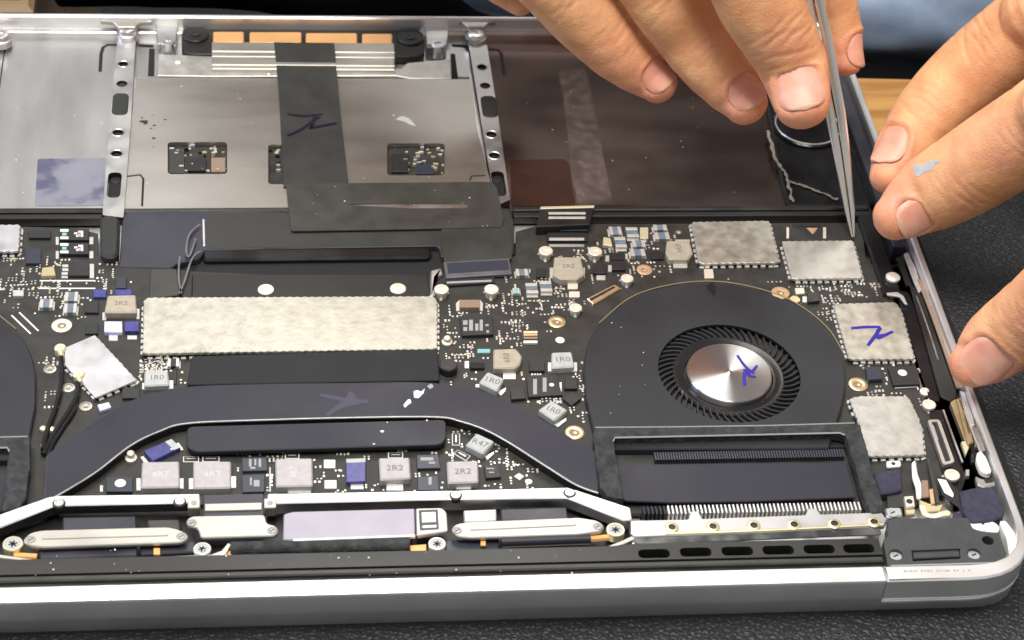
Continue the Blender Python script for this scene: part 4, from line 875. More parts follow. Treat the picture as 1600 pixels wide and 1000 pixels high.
# ------------------------------------------------------------------ near-edge frame bars and covers
zf = -1.3
def screw(x, y, z, r, mt='chip', parent=lap, name='screw', head=.25):
    p_ = U(x, y, z); q_ = MB(); q_.lathe(p_.x, p_.y, [(r, z - head - .6), (r, z - .1), (r - .12, z), (r * .55, z), (r * .45, z - .18), (.01, z - .18)], mt, 20)
    q_.prism(rrect(p_.x, p_.y, r * .9, r * .26, .5), z - .2, z - .12, 'black_deep'); return q_.build(name, parent, 40)
mb = MB()
mb.prism(rnd(pp([(-60, 826), (0, 803), (76, 776), (90, 774), (312, 771), (313, 785), (86, 790), (0, 824), (-60, 848)], zf), .4), zf - 2.6, zf, 'alu_bright', .25, 'hinge_black')  # bar sides blackened to carry the dark reflection on the metal
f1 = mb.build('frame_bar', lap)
mb = MB(); mb.prism(rnd(pp([(418, 771), (700, 766), (888, 761), (985, 793), (988, 812), (974, 813), (886, 778), (704, 780), (440, 786), (418, 787)], zf), .4), zf - 2.8, zf, 'alu_bright', .25, 'alu')
f2 = mb.build('frame_bar', lap)
for a, pr in (((92, 786.5), f1), ((281, 784), f1), ((712, 774), f2), ((890, 770.5), f2)):
    p_ = U(*a, zf); q_ = MB(); q_.cyl(p_.x, p_.y, 1.45, zf - 1, zf + .12, 'hinge_black', 20, .15); q_.lathe(p_.x, p_.y, [(1.05, zf + .12), (1.0, zf + .3), (.6, zf + .3), (.5, zf + .15), (.01, zf + .15)], 'alu', 16); q_.build('screw', pr, 40)
for a, pr in (((303, 786), f1), ((422, 786), f2)):
    p_ = U(*a, zf + .1); q_ = MB(); q_.prism(rnd(rrect(p_.x, p_.y, 2.6, 2.8), .4), zf - 2.4, zf + .15, 'cover_metal', .15); q_.cyl(p_.x, p_.y, .6, zf + .1, zf + .25, 'silkscreen_grey', 12, .05); q_.build('frame_tab', pr)
# dark trough floor between frame and hinge cover
pl('trough_floor', [(-60, 792), (985, 780), (988, 850), (-60, 890)], -5.8, .5, 'black_plastic', bev=0)
pl('connector_flap', [(318, 773), (411, 771), (412, 808), (318, 810)], -2.6, .5, 'panel_blue_black', bev=.1)
pl('connector_plate', [(320, 787), (409, 785), (409, 796), (320, 798)], -2.2, .4, 'cover_metal', bev=.1)
# cables under the covers
for pts, zz, mt_ in (([(98, 808), (212, 806), (214, 830), (98, 832)], -3.2, 'panel_blue_black'), ([(230, 812), (280, 811), (282, 828), (232, 830)], -3.6, 'tape_olive'), ([(60, 852), (214, 846), (214, 868), (62, 874)], -3.4, 'panel_blue_black'),
                     ([(218, 848), (305, 845), (306, 862), (220, 866)], -3.8, 'panel_blue_black'), ([(724, 797), (776, 795), (776, 814), (725, 816)], -2.8, 'shield_metal_grey'), ([(782, 795), (885, 792), (888, 812), (784, 814)], -3.0, 'panel_blue_black'), ([(695, 844), (780, 840), (780, 858), (696, 862)], -3.8, 'chip_blue')):
    pl('ribbon_cable', pts, zz, .6, mt_, bev=.25, r=.4)
for a, b_, r_, mt_ in (((360, 858), (640, 852), 1.55, 'foam'), ((783, 847), (922, 842), 1.2, 'black_metal')):
    q_ = MB(); q_.tube([U(*a, -3.0), U(*b_, -3.0)], r_, mt_, 16); q_.build('hinge_shaft', lap)
for a, b_ in (((922, 842), (958, 839)), ((22, 868), (58, 870))):
    q_ = MB(); q_.tube([U(*a, -3.3), U(*b_, -3.3)], .65, 'kapton', 10); q_.build('hinge_pin', lap)
for pts in (bx(240, 856, 250, 866), [(751, 844), (759, 844), (759, 852), (751, 852)], [(640, 852), (666, 850), (666, 862), (642, 864)], [(345, 862), (362, 860), (362, 870), (347, 872)]): pl('tape_square', pts, -2.9, .5, 'kapton', bev=.1)
pl('edge_strip', [(0, 866), (40, 872), (70, 875), (330, 866), (346, 860), (356, 848), (362, 850), (352, 868), (336, 873), (60, 880), (-10, 870)], -2.2, .6, 'cover_metal', bev=.15)
pl('edge_strip', [(950, 853), (968, 846), (988, 837), (993, 842), (975, 850), (958, 855)], -1.8, .8, 'cover_metal', bev=.15)
pl('edge_strip', [(468, 866), (540, 864), (541, 868), (468, 871)], -2.4, .4, 'brass', bev=.1)
def cover(pts, z, mt, screws, ridge=None, r=.8):
    o = pl('cable_cover', pts, z, .8, mt, bev=.22, r=r)
    for a in screws: screw(*a, z + .15, 1.05, 'silkscreen_grey', o)
    if ridge: pl('cover_ridge', ridge, z + .22, .2, mt, o, .1)
    return o
cover([(37, 842), (47, 832), (66, 828), (262, 823), (280, 827), (293, 834), (294, 841), (284, 847), (262, 848), (64, 855), (46, 852), (38, 848)], -1.7, 'cover_metal', [(48, 842), (283, 837)], [(66, 838.5), (262, 833), (262, 836.5), (66, 842)], 1.0)
cover([(290, 813), (299, 806), (414, 804), (417, 818), (431, 821), (436, 829), (430, 837), (314, 840), (310, 825), (294, 822)], -1.5, 'cover_metal', [(300, 816), (425, 828)])
o = cover([(443, 803), (458, 799), (648, 794), (649, 837), (458, 844), (442, 843)], -1.3, 'cover_lilac', [], None, .4)
pl('cover_end', [(649.5, 794), (690, 793), (698, 800), (700, 830), (651, 837)], -1.2, .9, 'cover_metal', o, .2, .5)
pl('cover_edge', [(458, 842), (649, 835), (649, 838), (458, 845)], -1.22, .7, 'alu_bright', o, .1)
pl('label', [(654, 797), (684, 796), (686, 827), (656, 829)], -1.17, .06, 'chip_blue', o, 0, .3); pl('label_print', [(659, 801), (680, 800), (681, 815), (660, 816)], -1.14, .02, 'tin', o, 0)
pl('label_print', [(660, 821), (682, 820), (682, 824), (660, 825)], -1.14, .02, 'silkscreen', o, 0)
cover([(704, 826), (713, 818), (735, 815), (905, 808), (934, 813), (945, 821), (940, 830), (905, 835), (735, 840), (714, 838)], -1.7, 'cover_metal', [(714, 828), (934, 822)], [(735, 824), (900, 817), (900, 820.5), (735, 828)], 1.0)
for x, y, r_, mt_ in ((962, 827, 2.0, 'brass'), (20, 849, 2.1, 'brass'), (316, 857, 1.85, 'tin'), (683, 849, 1.85, 'tin')):
    p_ = U(x, y, -1.9); z = -1.9; q_ = MB(); q_.lathe(p_.x, p_.y, [(r_, z - 2), (r_, z - .15), (r_ - .15, z), (r_ * .8, z)], mt_, 26); q_.lathe(p_.x, p_.y, [(r_ * .8, z), (r_ * .74, z - .12), (.01, z - .12)], 'inductor_grey', 26)
    for k in range(3): q_.prism(rrect(p_.x, p_.y, r_ * .9, r_ * .2, k * math.pi / 3 + .3), z - .14, z - .1, 'chip')
    q_.build('hinge_screw', lap, 40)
# silver plate with brass-ringed screws, right
zp = -1.6
pl('vent_plate', [(985, 813), (1075, 811), (1078, 799), (1092, 798), (1097, 810), (1258, 804), (1262, 794), (1276, 794), (1282, 803), (1378, 800), (1386, 812), (1382, 822), (1200, 831), (992, 839), (985, 832)], zp, .9, 'bracket_metal', bev=.2, r=.3)
q_ = MB(); q_.tube([U(x, y, zp - .05) for x, y in ((1040, 834), (1120, 832), (1200, 829), (1300, 824), (1380, 820))], .34, 'brass', 8); q_.build('plate_edge_highlight', lap)  # brassy highlight on the plate's front edge, painted as a tube
for x, y in ((1050, 823), (1114, 822), (1178, 820.5), (1241, 819), (1304, 817.5), (1366, 815)):
    p_ = U(x, y, zp + .3); z = zp + .3; q_ = MB(); q_.lathe(p_.x, p_.y, [(1.5, zp - .1), (1.45, z - .1), (1.3, z), (.85, z)], 'brass', 22); q_.lathe(p_.x, p_.y, [(.85, z), (.8, z - .2), (.01, z - .2)], 'hinge_black', 18); q_.build('screw', lap, 40)
pl('clear_tape', [(990, 838), (1100, 835), (1300, 826), (1374, 823), (1378, 835), (1300, 838), (1000, 851), (988, 846)], -1.9, .3, 'film', bev=.12, r=.8)
# black corner block
zc = -1.4
cb = MB()
co = rnd(pp([(1387, 813), (1400, 810), (1512, 809), (1520, 826), (1538, 831), (1560, 832), (1573, 866), (1565, 882), (1500, 884), (1388, 888), (1380, 842), (1388, 838)], zc), .6)
hs = [circle(U(x, y, zc).x, U(x, y, zc).y, r_, 20) for x, y, r_ in ((1400, 866.5, 1.55), (1522, 865, 1.55), (1543.5, 844.5, 1.3))]
sl = pp([(1424, 860), (1500, 857), (1501, 873), (1426, 877)], zc)
cb.plate(co, hs + [sl], -5, zc, 'corner_grey'); cbo = cb.build('speaker_cap', lap)
for x, y in ((1400, 867.5), (1522, 866)): screw(x, y, zc - .9, 1.35, 'inductor_grey', cbo)
pl('cap_floor', [(1420, 850), (1562, 838), (1566, 880), (1424, 882)], -3.6, .4, 'black_deep', cbo, 0)
pl('cap_bar', [(1426, 862), (1499, 858.5), (1500, 869), (1427, 872.5)], zc - .5, 1.2, 'corner_grey', cbo, .2)
pl('cap_groove', [(1392, 883), (1560, 878), (1560, 880), (1392, 885)], zc + .06, .08, 'silkscreen_grey', cbo, 0)
for x, y in ((1526, 823.5), (1549, 823.5)):
    p_ = U(x, y, -1.9); q_ = MB(); q_.lathe(p_.x, p_.y, [(1.75, -3.5), (1.75, -2.1), (1.6, -1.9), (.8, -1.9), (.7, -2.05), (.01, -2.05)], 'white_plastic', 20); q_.build('contact_stud', lap)
pl('contact_bridge', [(1532, 820), (1542, 820), (1541, 832), (1535, 833)], -2.2, .5, 'kapton', bev=.1)
pl('foam_pad', [(1500, 767), (1520, 762), (1545, 760), (1556, 764), (1562, 785), (1571, 800), (1564, 809), (1545, 814), (1518, 816), (1506, 800)], -1.3, 3, 'foam_blue', bev=.3, r=.5)
pl('corner_liner', [(1562, 812), (1572, 812), (1586, 830), (1592, 858), (1584, 876), (1570, 881), (1578, 866), (1574, 840)], -1.0, 3, 'white_plastic', bev=.4, r=1)
# engraved-looking tiny line on the silver corner (unreadable in the photo)
q_ = MB(); r5 = random.Random(2); x = 1414
while x < 1518:
    a = U(x, 892.5 - (x - 1414) * .012, 0.0); q_.prism(rrect(a.x, a.y, r5.uniform(.25, .6), r5.uniform(.3, .6)), 0, .012, 'silkscreen_grey'); x += r5.choice([4, 4.5, 5, 9])
q_.build('engraved_line', lap)

# ------------------------------------------------------------------ right-hand side ports and flexes
pl('side_trough', [(1345, 332), (1420, 330), (1600, 790), (1490, 800), (1480, 705), (1440, 600), (1390, 450), (1350, 400)], -6.9, .2, 'black_deep', bev=0)
pl('tape_strip', [(1400, 452), (1420, 456), (1434, 490), (1470, 600), (1468, 628), (1452, 622), (1420, 520)], -4.2, .4, 'black_gloss', bev=.15, r=1)
pl('shiny_strip', [(1412, 395), (1419, 394), (1432, 420), (1441, 452), (1436, 457), (1428, 440)], -2.8, .5, 'tin', bev=.15, r=.6)
pl('side_flex', [(1420, 440), (1440, 460), (1495, 615), (1489, 628), (1470, 620)], -3.2, .4, 'hinge_black', bev=.12, r=1)
pl('side_flex', [(1452, 640), (1474, 640), (1490, 690), (1510, 745), (1495, 790), (1470, 730)], -4.4, .4, 'black_gloss', bev=.15, r=1)
pl('hooked_clip', [(1386, 457), (1402, 456), (1412, 462), (1418, 475), (1414, 474), (1406, 463), (1386, 460)], -3.2, .5, 'tin', bev=.1)
q_ = MB(); q_.tube(catmull([U(x, y, -4.4) for x, y in ((1358, 378), (1364, 400), (1371, 412), (1384, 416), (1402, 416))], 5), .45, 'black_gloss', 8); q_.build('seal_bead', lap)
for L_, zz, w_, mt_ in (([(1432, 462), (1450, 512), (1466, 562)], -3.0, .35, 'bracket_metal'), ([(1446, 452), (1470, 515), (1490, 575)], -2.4, .5, 'bracket_metal'), ([(1438, 436), (1462, 498), (1486, 566), (1500, 606)], -2.7, 1.6, 'cap_brown'), ([(1456, 470), (1480, 535), (1496, 580)], -1.9, .7, 'brass'),
                        ([(1508, 640), (1530, 698), (1545, 740)], -1.6, .5, 'alu_bright'), ([(1522, 668), (1536, 704)], -1.3, 1.1, 'bracket_metal'), ([(1474, 640), (1492, 690), (1504, 722)], -3.4, .4, 'bracket_metal'), ([(1404, 402), (1420, 446)], -3.4, 1.4, 'hinge_black')):
    q_ = MB(); q_.strip(catmull([U(x, y, zz) for x, y in L_], 6), w_, .5, mt_); q_.build('side_strip', lap)
# port connector frame
fr = MB(); z = -3.3
fo = pp([(1449, 656), (1468, 655), (1492, 722), (1474, 727)], z)
fr.plate(rnd(fo, .8), [rnd(offset(ccw(fo), .75), .4)], z - 1.2, z, 'cover_metal'); fr.prism(offset(ccw(fo), .8), z - 1.3, z - .9, 'chip'); fr.build('port_connector', lap)
pl('port_tongue', [(1454, 662), (1459, 664), (1467, 688), (1462, 688), (1456, 676)], -3.2, .3, 'module_metal', bev=.08, r=.3)
for k in range(2): pl('port_shell', [(1485 + k * 8, 628 - k * 4), (1494 + k * 8, 622 - k * 2), (1519 + k * 3, 690), (1511 + k * 6, 696 - k * 2)], -2.6 - .7 * k, 1.5, 'gold', bev=.15, r=.2)
pl('port_shell', [(1502, 690), (1512, 688), (1514, 700), (1509, 711)], -2.9, 1.0, 'gold_pale', bev=.1)
pl('port_rail', [(1500, 610), (1507, 612), (1520, 650), (1523, 664), (1517, 664)], -1.5, 1.0, 'alu_bright', bev=.2)
pl('port_cover', [(1527, 706), (1533, 703), (1541, 712), (1550, 735), (1546, 740), (1533, 735), (1526, 718)], -1.4, 1.6, 'white_plastic', bev=.4, r=.8)
pl('port_bracket', [(1524, 742), (1534, 748), (1552, 747), (1556, 757), (1540, 762), (1528, 758)], -1.6, 1.4, 'cover_metal', bev=.3, r=.6)
pl('port_bracket_hole', [(1537, 749), (1551, 748), (1553, 753), (1540, 755)], -1.55, .08, 'chip', bev=0, r=.4)
for x, y, w_, h_ in ((1527, 690, 7, 16), (1530, 672, 5, 5), (1520, 715, 5, 14), (1512, 738, 6, 10)): pl('port_detail', bx(x - w_ / 2, y - h_ / 2, x + w_ / 2, y + h_ / 2), -3.0, 1.2, r5.choice(['chip', 'cover_metal', 'hinge_black']), bev=.15)
# rear-corner cable cluster
pl('foam_pad', [(1364, 736), (1408, 731), (1410, 764), (1402, 768), (1376, 772)], -2.6, 2, 'foam_blue', bev=.3, r=.8)
pl('white_cable', [(1425, 722), (1431, 718), (1434, 740), (1440, 756), (1440, 778), (1433, 778), (1431, 760), (1426, 745)], -3.0, .7, 'white_plastic', bev=.2, r=.5)
pl('brown_flex', [(1440, 750), (1450, 750), (1452, 776), (1440, 777)], -3.4, .5, 'cap_brown', bev=.1)
pl('copper_tab', [(1452, 764), (1458, 763), (1461, 786), (1455, 788)], -2.8, .5, 'copper_ring', bev=.1)
pl('cable_label', [(1465, 748), (1478, 750), (1490, 772), (1489, 777), (1476, 770)], -2.7, .1, 'white_plastic', bev=0)
pl('ribbon_cable', [(1464, 745), (1476, 745), (1500, 768), (1512, 790), (1508, 800), (1472, 772)], -2.85, .3, 'black_plastic', bev=.08)
pl('tail_strip', [(1448, 716), (1452, 716), (1466, 770), (1468, 786), (1463, 786)], -2.9, .3, 'tape_olive', bev=.05)
pl('nut', [(1385, 720), (1407, 719), (1408, 728), (1386, 730)], -3.2, .6, 'white_plastic', bev=.15, r=.5); p_ = U(1396, 724, -3.1); q_ = MB(); q_.cyl(p_.x, p_.y, .5, -3.2, -3.1, 'chip', 12, .02); q_.build('nut_hole', lap)
pl('screw_tab', [(1382, 793), (1408, 792), (1411, 806), (1386, 809)], -1.7, 1.2, 'module_metal', bev=.3, r=.8); screw(1395, 800, -1.45, 1.3, 'inductor_grey')
pl('gold_block', [(1413, 775), (1427, 774), (1430, 790), (1416, 793)], -2.4, 1.5, 'cream_ring', bev=.2); p_ = U(1421, 783, -2.3); q_ = MB(); q_.cyl(p_.x, p_.y, .7, -2.4, -2.28, 'chip', 12, .02); q_.build('screw', lap)
pl('gold_spring', [(1414, 796), (1430, 795), (1430, 803), (1416, 804)], -2.8, 1.0, 'brass', bev=.2)
q_ = MB(); q_.strip(catmull([U(x, y, -2.6) for x, y in ((1441, 790), (1446, 803), (1460, 806), (1475, 802), (1482, 800))], 5), 1.3, .4, 'cream_ring'); q_.build('spring_clip', lap)
p_ = U(1480, 801, -2.3); q_ = MB(); q_.cyl(p_.x, p_.y, .9, -3, -2.3, 'gold_pale', 14, .2); q_.build('contact_stud', lap)
pl('gold_frame', [(1436, 780), (1462, 790), (1475, 787), (1470, 798), (1450, 800), (1438, 792)], -3.2, .8, 'brass', bev=.2)
pl('dark_block', [(1490, 800), (1505, 800), (1508, 812), (1488, 812)], -2.8, 1, 'chip_blue', bev=.1)
pl('dark_block', [(1386, 775), (1412, 770), (1420, 790), (1386, 795)], -3.5, 1, 'tape_black', bev=.1)

# coax antenna leads with gold plugs (left)
for x, y, L in ((94, 542, [(95, 556), (97, 580), (94, 610), (84, 645), (74, 672), (67, 703)]), (123, 583, [(122, 597), (120, 618), (106, 645), (88, 672), (76, 694), (67, 710)])):
    q_ = MB(); P = [U(a, b_, ZB + 1.5 - .12 * i) for i, (a, b_) in enumerate(L)]; q_.tube(catmull(P, 6), .55, 'black_gloss', 10); co_ = q_.build('antenna_cable', lap)
    p_ = U(x, y, ZB + 1.9); e = U(x + 2, y + 14, ZB + 1.9); q_ = MB(); q_.cyl(p_.x, p_.y, 1.35, ZB, ZB + 1.9, 'gold_pale', 20, .25)
    q_.tube([p_ - Vector((0, 0, .7)), e - Vector((0, 0, .5))], .72, 'gold_pale', 10); q_.build('plug', co_)
q_ = MB(); q_.tube(catmull([U(x, y, ZB + .7) for x, y in ((121, 614), (116, 640), (100, 665), (84, 690), (74, 712))], 6), .5, 'black_gloss', 10); q_.build('antenna_cable', lap)
for x, y in ((67, 667), (80, 668), (69, 694)):
    p_ = U(x, y, ZB + .9); q_ = MB(); q_.lathe(p_.x, p_.y, [(.8, ZB), (.75, ZB + .6), (.4, ZB + .9), (.01, ZB + .95)], 'gold_pale', 12); q_.build('cable_clip', lap)
for x, y in ((78, 578), (107, 607), (134, 636)):
    p_ = U(x, y, ZB); q_ = MB(); q_.lathe(p_.x, p_.y, [(1.5, ZB), (1.45, ZB + .3), (1.1, ZB + .35), (1.0, ZB + .1), (.5, ZB + .1), (.4, ZB + .4), (.01, ZB + .4)], 'cover_metal', 16); q_.build('antenna_socket', lbo)
# screws on the black bar
for x, y in ((415.5, 451.5), (622, 450)):
    p_ = U(x, y, -3.6); q_ = MB(); q_.lathe(p_.x, p_.y, [(1.95, -4.2), (1.95, -3.75), (1.8, -3.6), (.6, -3.55), (.5, -3.7), (.01, -3.7)], 'cream_ring', 24); q_.build('screw', lap, 40)
pl('end_cap', [(673, 422), (690, 418), (692, 428), (680, 432), (679, 462), (672, 462)], -3.8, 1.2, 'alu', bev=.3, r=.4)
# dust over the whole machine
ds = MB(); r6 = random.Random(21)
for zone, zz, n_ in (([(10, 70), (180, 70), (160, 320), (0, 320)], ZW, 22), ([(220, 130), (730, 130), (770, 315), (210, 320)], ZP, 40), ([(800, 110), (1190, 200), (1220, 318), (805, 318)], ZW, 26), ([(450, 290), (770, 288), (780, 350), (460, 356)], -3.88, 14), ([(0, 880), (980, 858), (980, 880), (0, 902)], -1.58, 30), ([(930, 520), (1010, 480), (1010, 650), (930, 655)], -3.08, 8), ([(440, 80), (520, 80), (535, 280), (450, 280)], -3.0, 0)):
    for _ in range(n_):
        x, y = r6.uniform(min(p[0] for p in zone), max(p[0] for p in zone)), r6.uniform(min(p[1] for p in zone), max(p[1] for p in zone))
        a = U(x, y, zz); s_ = r6.choice([.1, .12, .15, .25]); ds.prism([(a.x + s_ * r6.uniform(.5, 1) * math.cos(t), a.y + s_ * r6.uniform(.5, 1) * math.sin(t)) for t in (0, 1.3, 2.6, 3.8, 5)], zz + .01, zz + .08, 'dust')
tag(ds.build('dust_specks', lap), kind='stuff')
# ------------------------------------------------------------------ cloth beyond the table
import numpy as np
def cloth_tube(name, path, mt, seg=72, folds=1.0, seed=0, flat=.8):
    C_ = []; R_ = []
    for x, y, z, wpx in path:
        p_ = U(x, y, z); C_.append(p_); R_.append(wpx / scale_at(p_))
    cs = catmull(C_, 16); rs = [v_.x for v_ in catmull([(r_, 0, 0) for r_ in R_], 16)]
    mb = MB(); v = []; f = []; n_ = len(cs)
    for i, p_ in enumerate(cs):
        t = (cs[min(n_ - 1, i + 1)] - cs[max(0, i - 1)]).normalized(); sd = t.cross(Vector((0, 0, 1))).normalized(); u = sd.cross(t)
        e = min(1, min(i, n_ - 1 - i) / 3.0); e = math.sqrt(max(.02, 1 - (1 - e) ** 2))
        for k in range(seg):
            a = 2 * math.pi * k / seg; d = sd * math.cos(a) + u * (math.sin(a) * flat); q_ = p_ + d * rs[i] * e
            nz = noise.noise(Vector((q_.x * .012 + seed, q_.y * .05, q_.z * .05))) * 5.5 + noise.noise(Vector((q_.x * .05, q_.y * .11 + seed, q_.z * .11))) * 2.2
            v.append(q_ + d * nz * folds)
    for i in range(n_ - 1):
        for k in range(seg): f.append((i * seg + (k + 1) % seg, i * seg + k, (i + 1) * seg + k, (i + 1) * seg + (k + 1) % seg))
    f += [tuple(range(seg)), tuple(range(n_ * seg - 1, (n_ - 1) * seg - 1, -1))]
    mb.add(v, f, mt); return mb.build(name, None, 80)
tag(cloth_tube('trousers', [(480, -180, -36, 140), (700, -122, -34, 140), (1000, -66, -34, 145), (1430, -16, -34, 145), (1640, -10, -34, 145), (1800, -10, -36, 140)], 'denim', seed=3), 'faded blue denim trousers of the seated person beyond the laptop', 'trousers')
tag(cloth_tube('black_cloth', [(74, -42, -6, 62), (180, -52, -6, 74), (420, -50, -10, 80), (600, 0, -20, 84), (730, 100, -40, 88), (1000, 142, -52, 92), (1400, 182, -56, 92), (1560, 196, -56, 93)], 'cloth_black', folds=.45, seed=9), 'black cloth lying in the gap between table edge and blue trousers', 'cloth')
# unseen dark torso, added and leaned back to darken the right well's reflection
mb = MB(); v = []; f = []; ns, seg = 26, 64
for i in range(ns):
    t = i / (ns - 1); z = -90 + 560 * t; wv = 175 + 25 * math.sin(t * 2.6) - 120 * max(0, (t - .82) / .18) ** 2; dv = 105 - 55 * max(0, (t - .8) / .2) ** 2
    for k in range(seg):
        a = 2 * math.pi * k / seg; q_ = Vector((175 + wv * math.cos(a), 450 + 230 * t + dv * math.sin(a), z))
        q_ += Vector((math.cos(a), math.sin(a), 0)) * (noise.noise(q_ * .012) * 9 + noise.noise(q_ * Vector((.05, .05, .015)) if False else Vector((q_.x * .045, q_.y * .045, q_.z * .014))) * 4)
        v.append(q_)
for i in range(ns - 1):
    for k in range(seg): f.append((i * seg + k, i * seg + (k + 1) % seg, (i + 1) * seg + (k + 1) % seg, (i + 1) * seg + k))
f += [tuple(range(seg - 1, -1, -1)), tuple(range((ns - 1) * seg, ns * seg))]
mb.add(v, f, 'cloth_brown_black'); tag(mb.build('unseen_torso', None, 80), 'unseen dark torso added behind the laptop to darken its reflections', 'unseen_torso')

# ------------------------------------------------------------------ tweezers
tip = U(1333, 368, -3.6); ends = [(1333, 370, -3.9, 5, 5), (1328, 330, 1.5, 17, 9), (1317, 250, 13, 27, 11), (1306, 180, 24, 33, 12), (1292, 110, 35, 36, 13), (1271, 0, 52, 38, 14), (1250, -110, 69, 38, 14), (1232, -230, 86, 38, 14), (1222, -330, 100, 40, 12)]
tw = empty('tweezers', tip.to_tuple()); tag(tw, 'pointed steel tweezers gripped between thumb and finger, tip at the board edge', 'tweezers')
for sgn in (-1, 1):
    v = []; f = []
    for i, (x, y, z, wp, th) in enumerate(ends):
        p_ = U(x, y, z); s_ = scale_at(p_); wv = wp / s_; tv = th / s_
        a = U(*ends[max(0, i - 1)][:3]); b_ = U(*ends[min(len(ends) - 1, i + 1)][:3]); t = (b_ - a).normalized()
        wv *= .86; cdv = (CAM - p_).normalized(); sd = t.cross(cdv).normalized(); n_ = sd.cross(t).normalized()
        gap = .10 + .10 * i if i < 7 else .02
        c_ = p_ + sd * (sgn * (wv * .25 + gap * .5)); hw = wv * .25; hv = tv * .5
        for k in range(12):
            b_ = 2 * math.pi * k / 12; cx, sx_ = math.cos(b_), math.sin(b_)
            v.append(c_ + sd * hw * 1.05 * math.copysign(abs(cx) ** .6, cx) + n_ * hv * math.copysign(abs(sx_) ** .8, sx_))
    for i in range(len(ends) - 1):
        for k in range(12): f.append((i * 12 + k, i * 12 + (k + 1) % 12, (i + 1) * 12 + (k + 1) % 12, (i + 1) * 12 + k))
    L = len(ends) * 12; f += [tuple(range(11, -1, -1)), tuple(range(L - 12, L))]
    mb = MB(); mb.add(v, f, 'steel'); o = mb.build('arm', tw, 25)
    bm = bmesh.new(); bm.from_mesh(o.data); bmesh.ops.recalc_face_normals(bm, faces=bm.faces); bm.to_mesh(o.data); bm.free()
    for p_ in o.data.polygons: p_.use_smooth = True

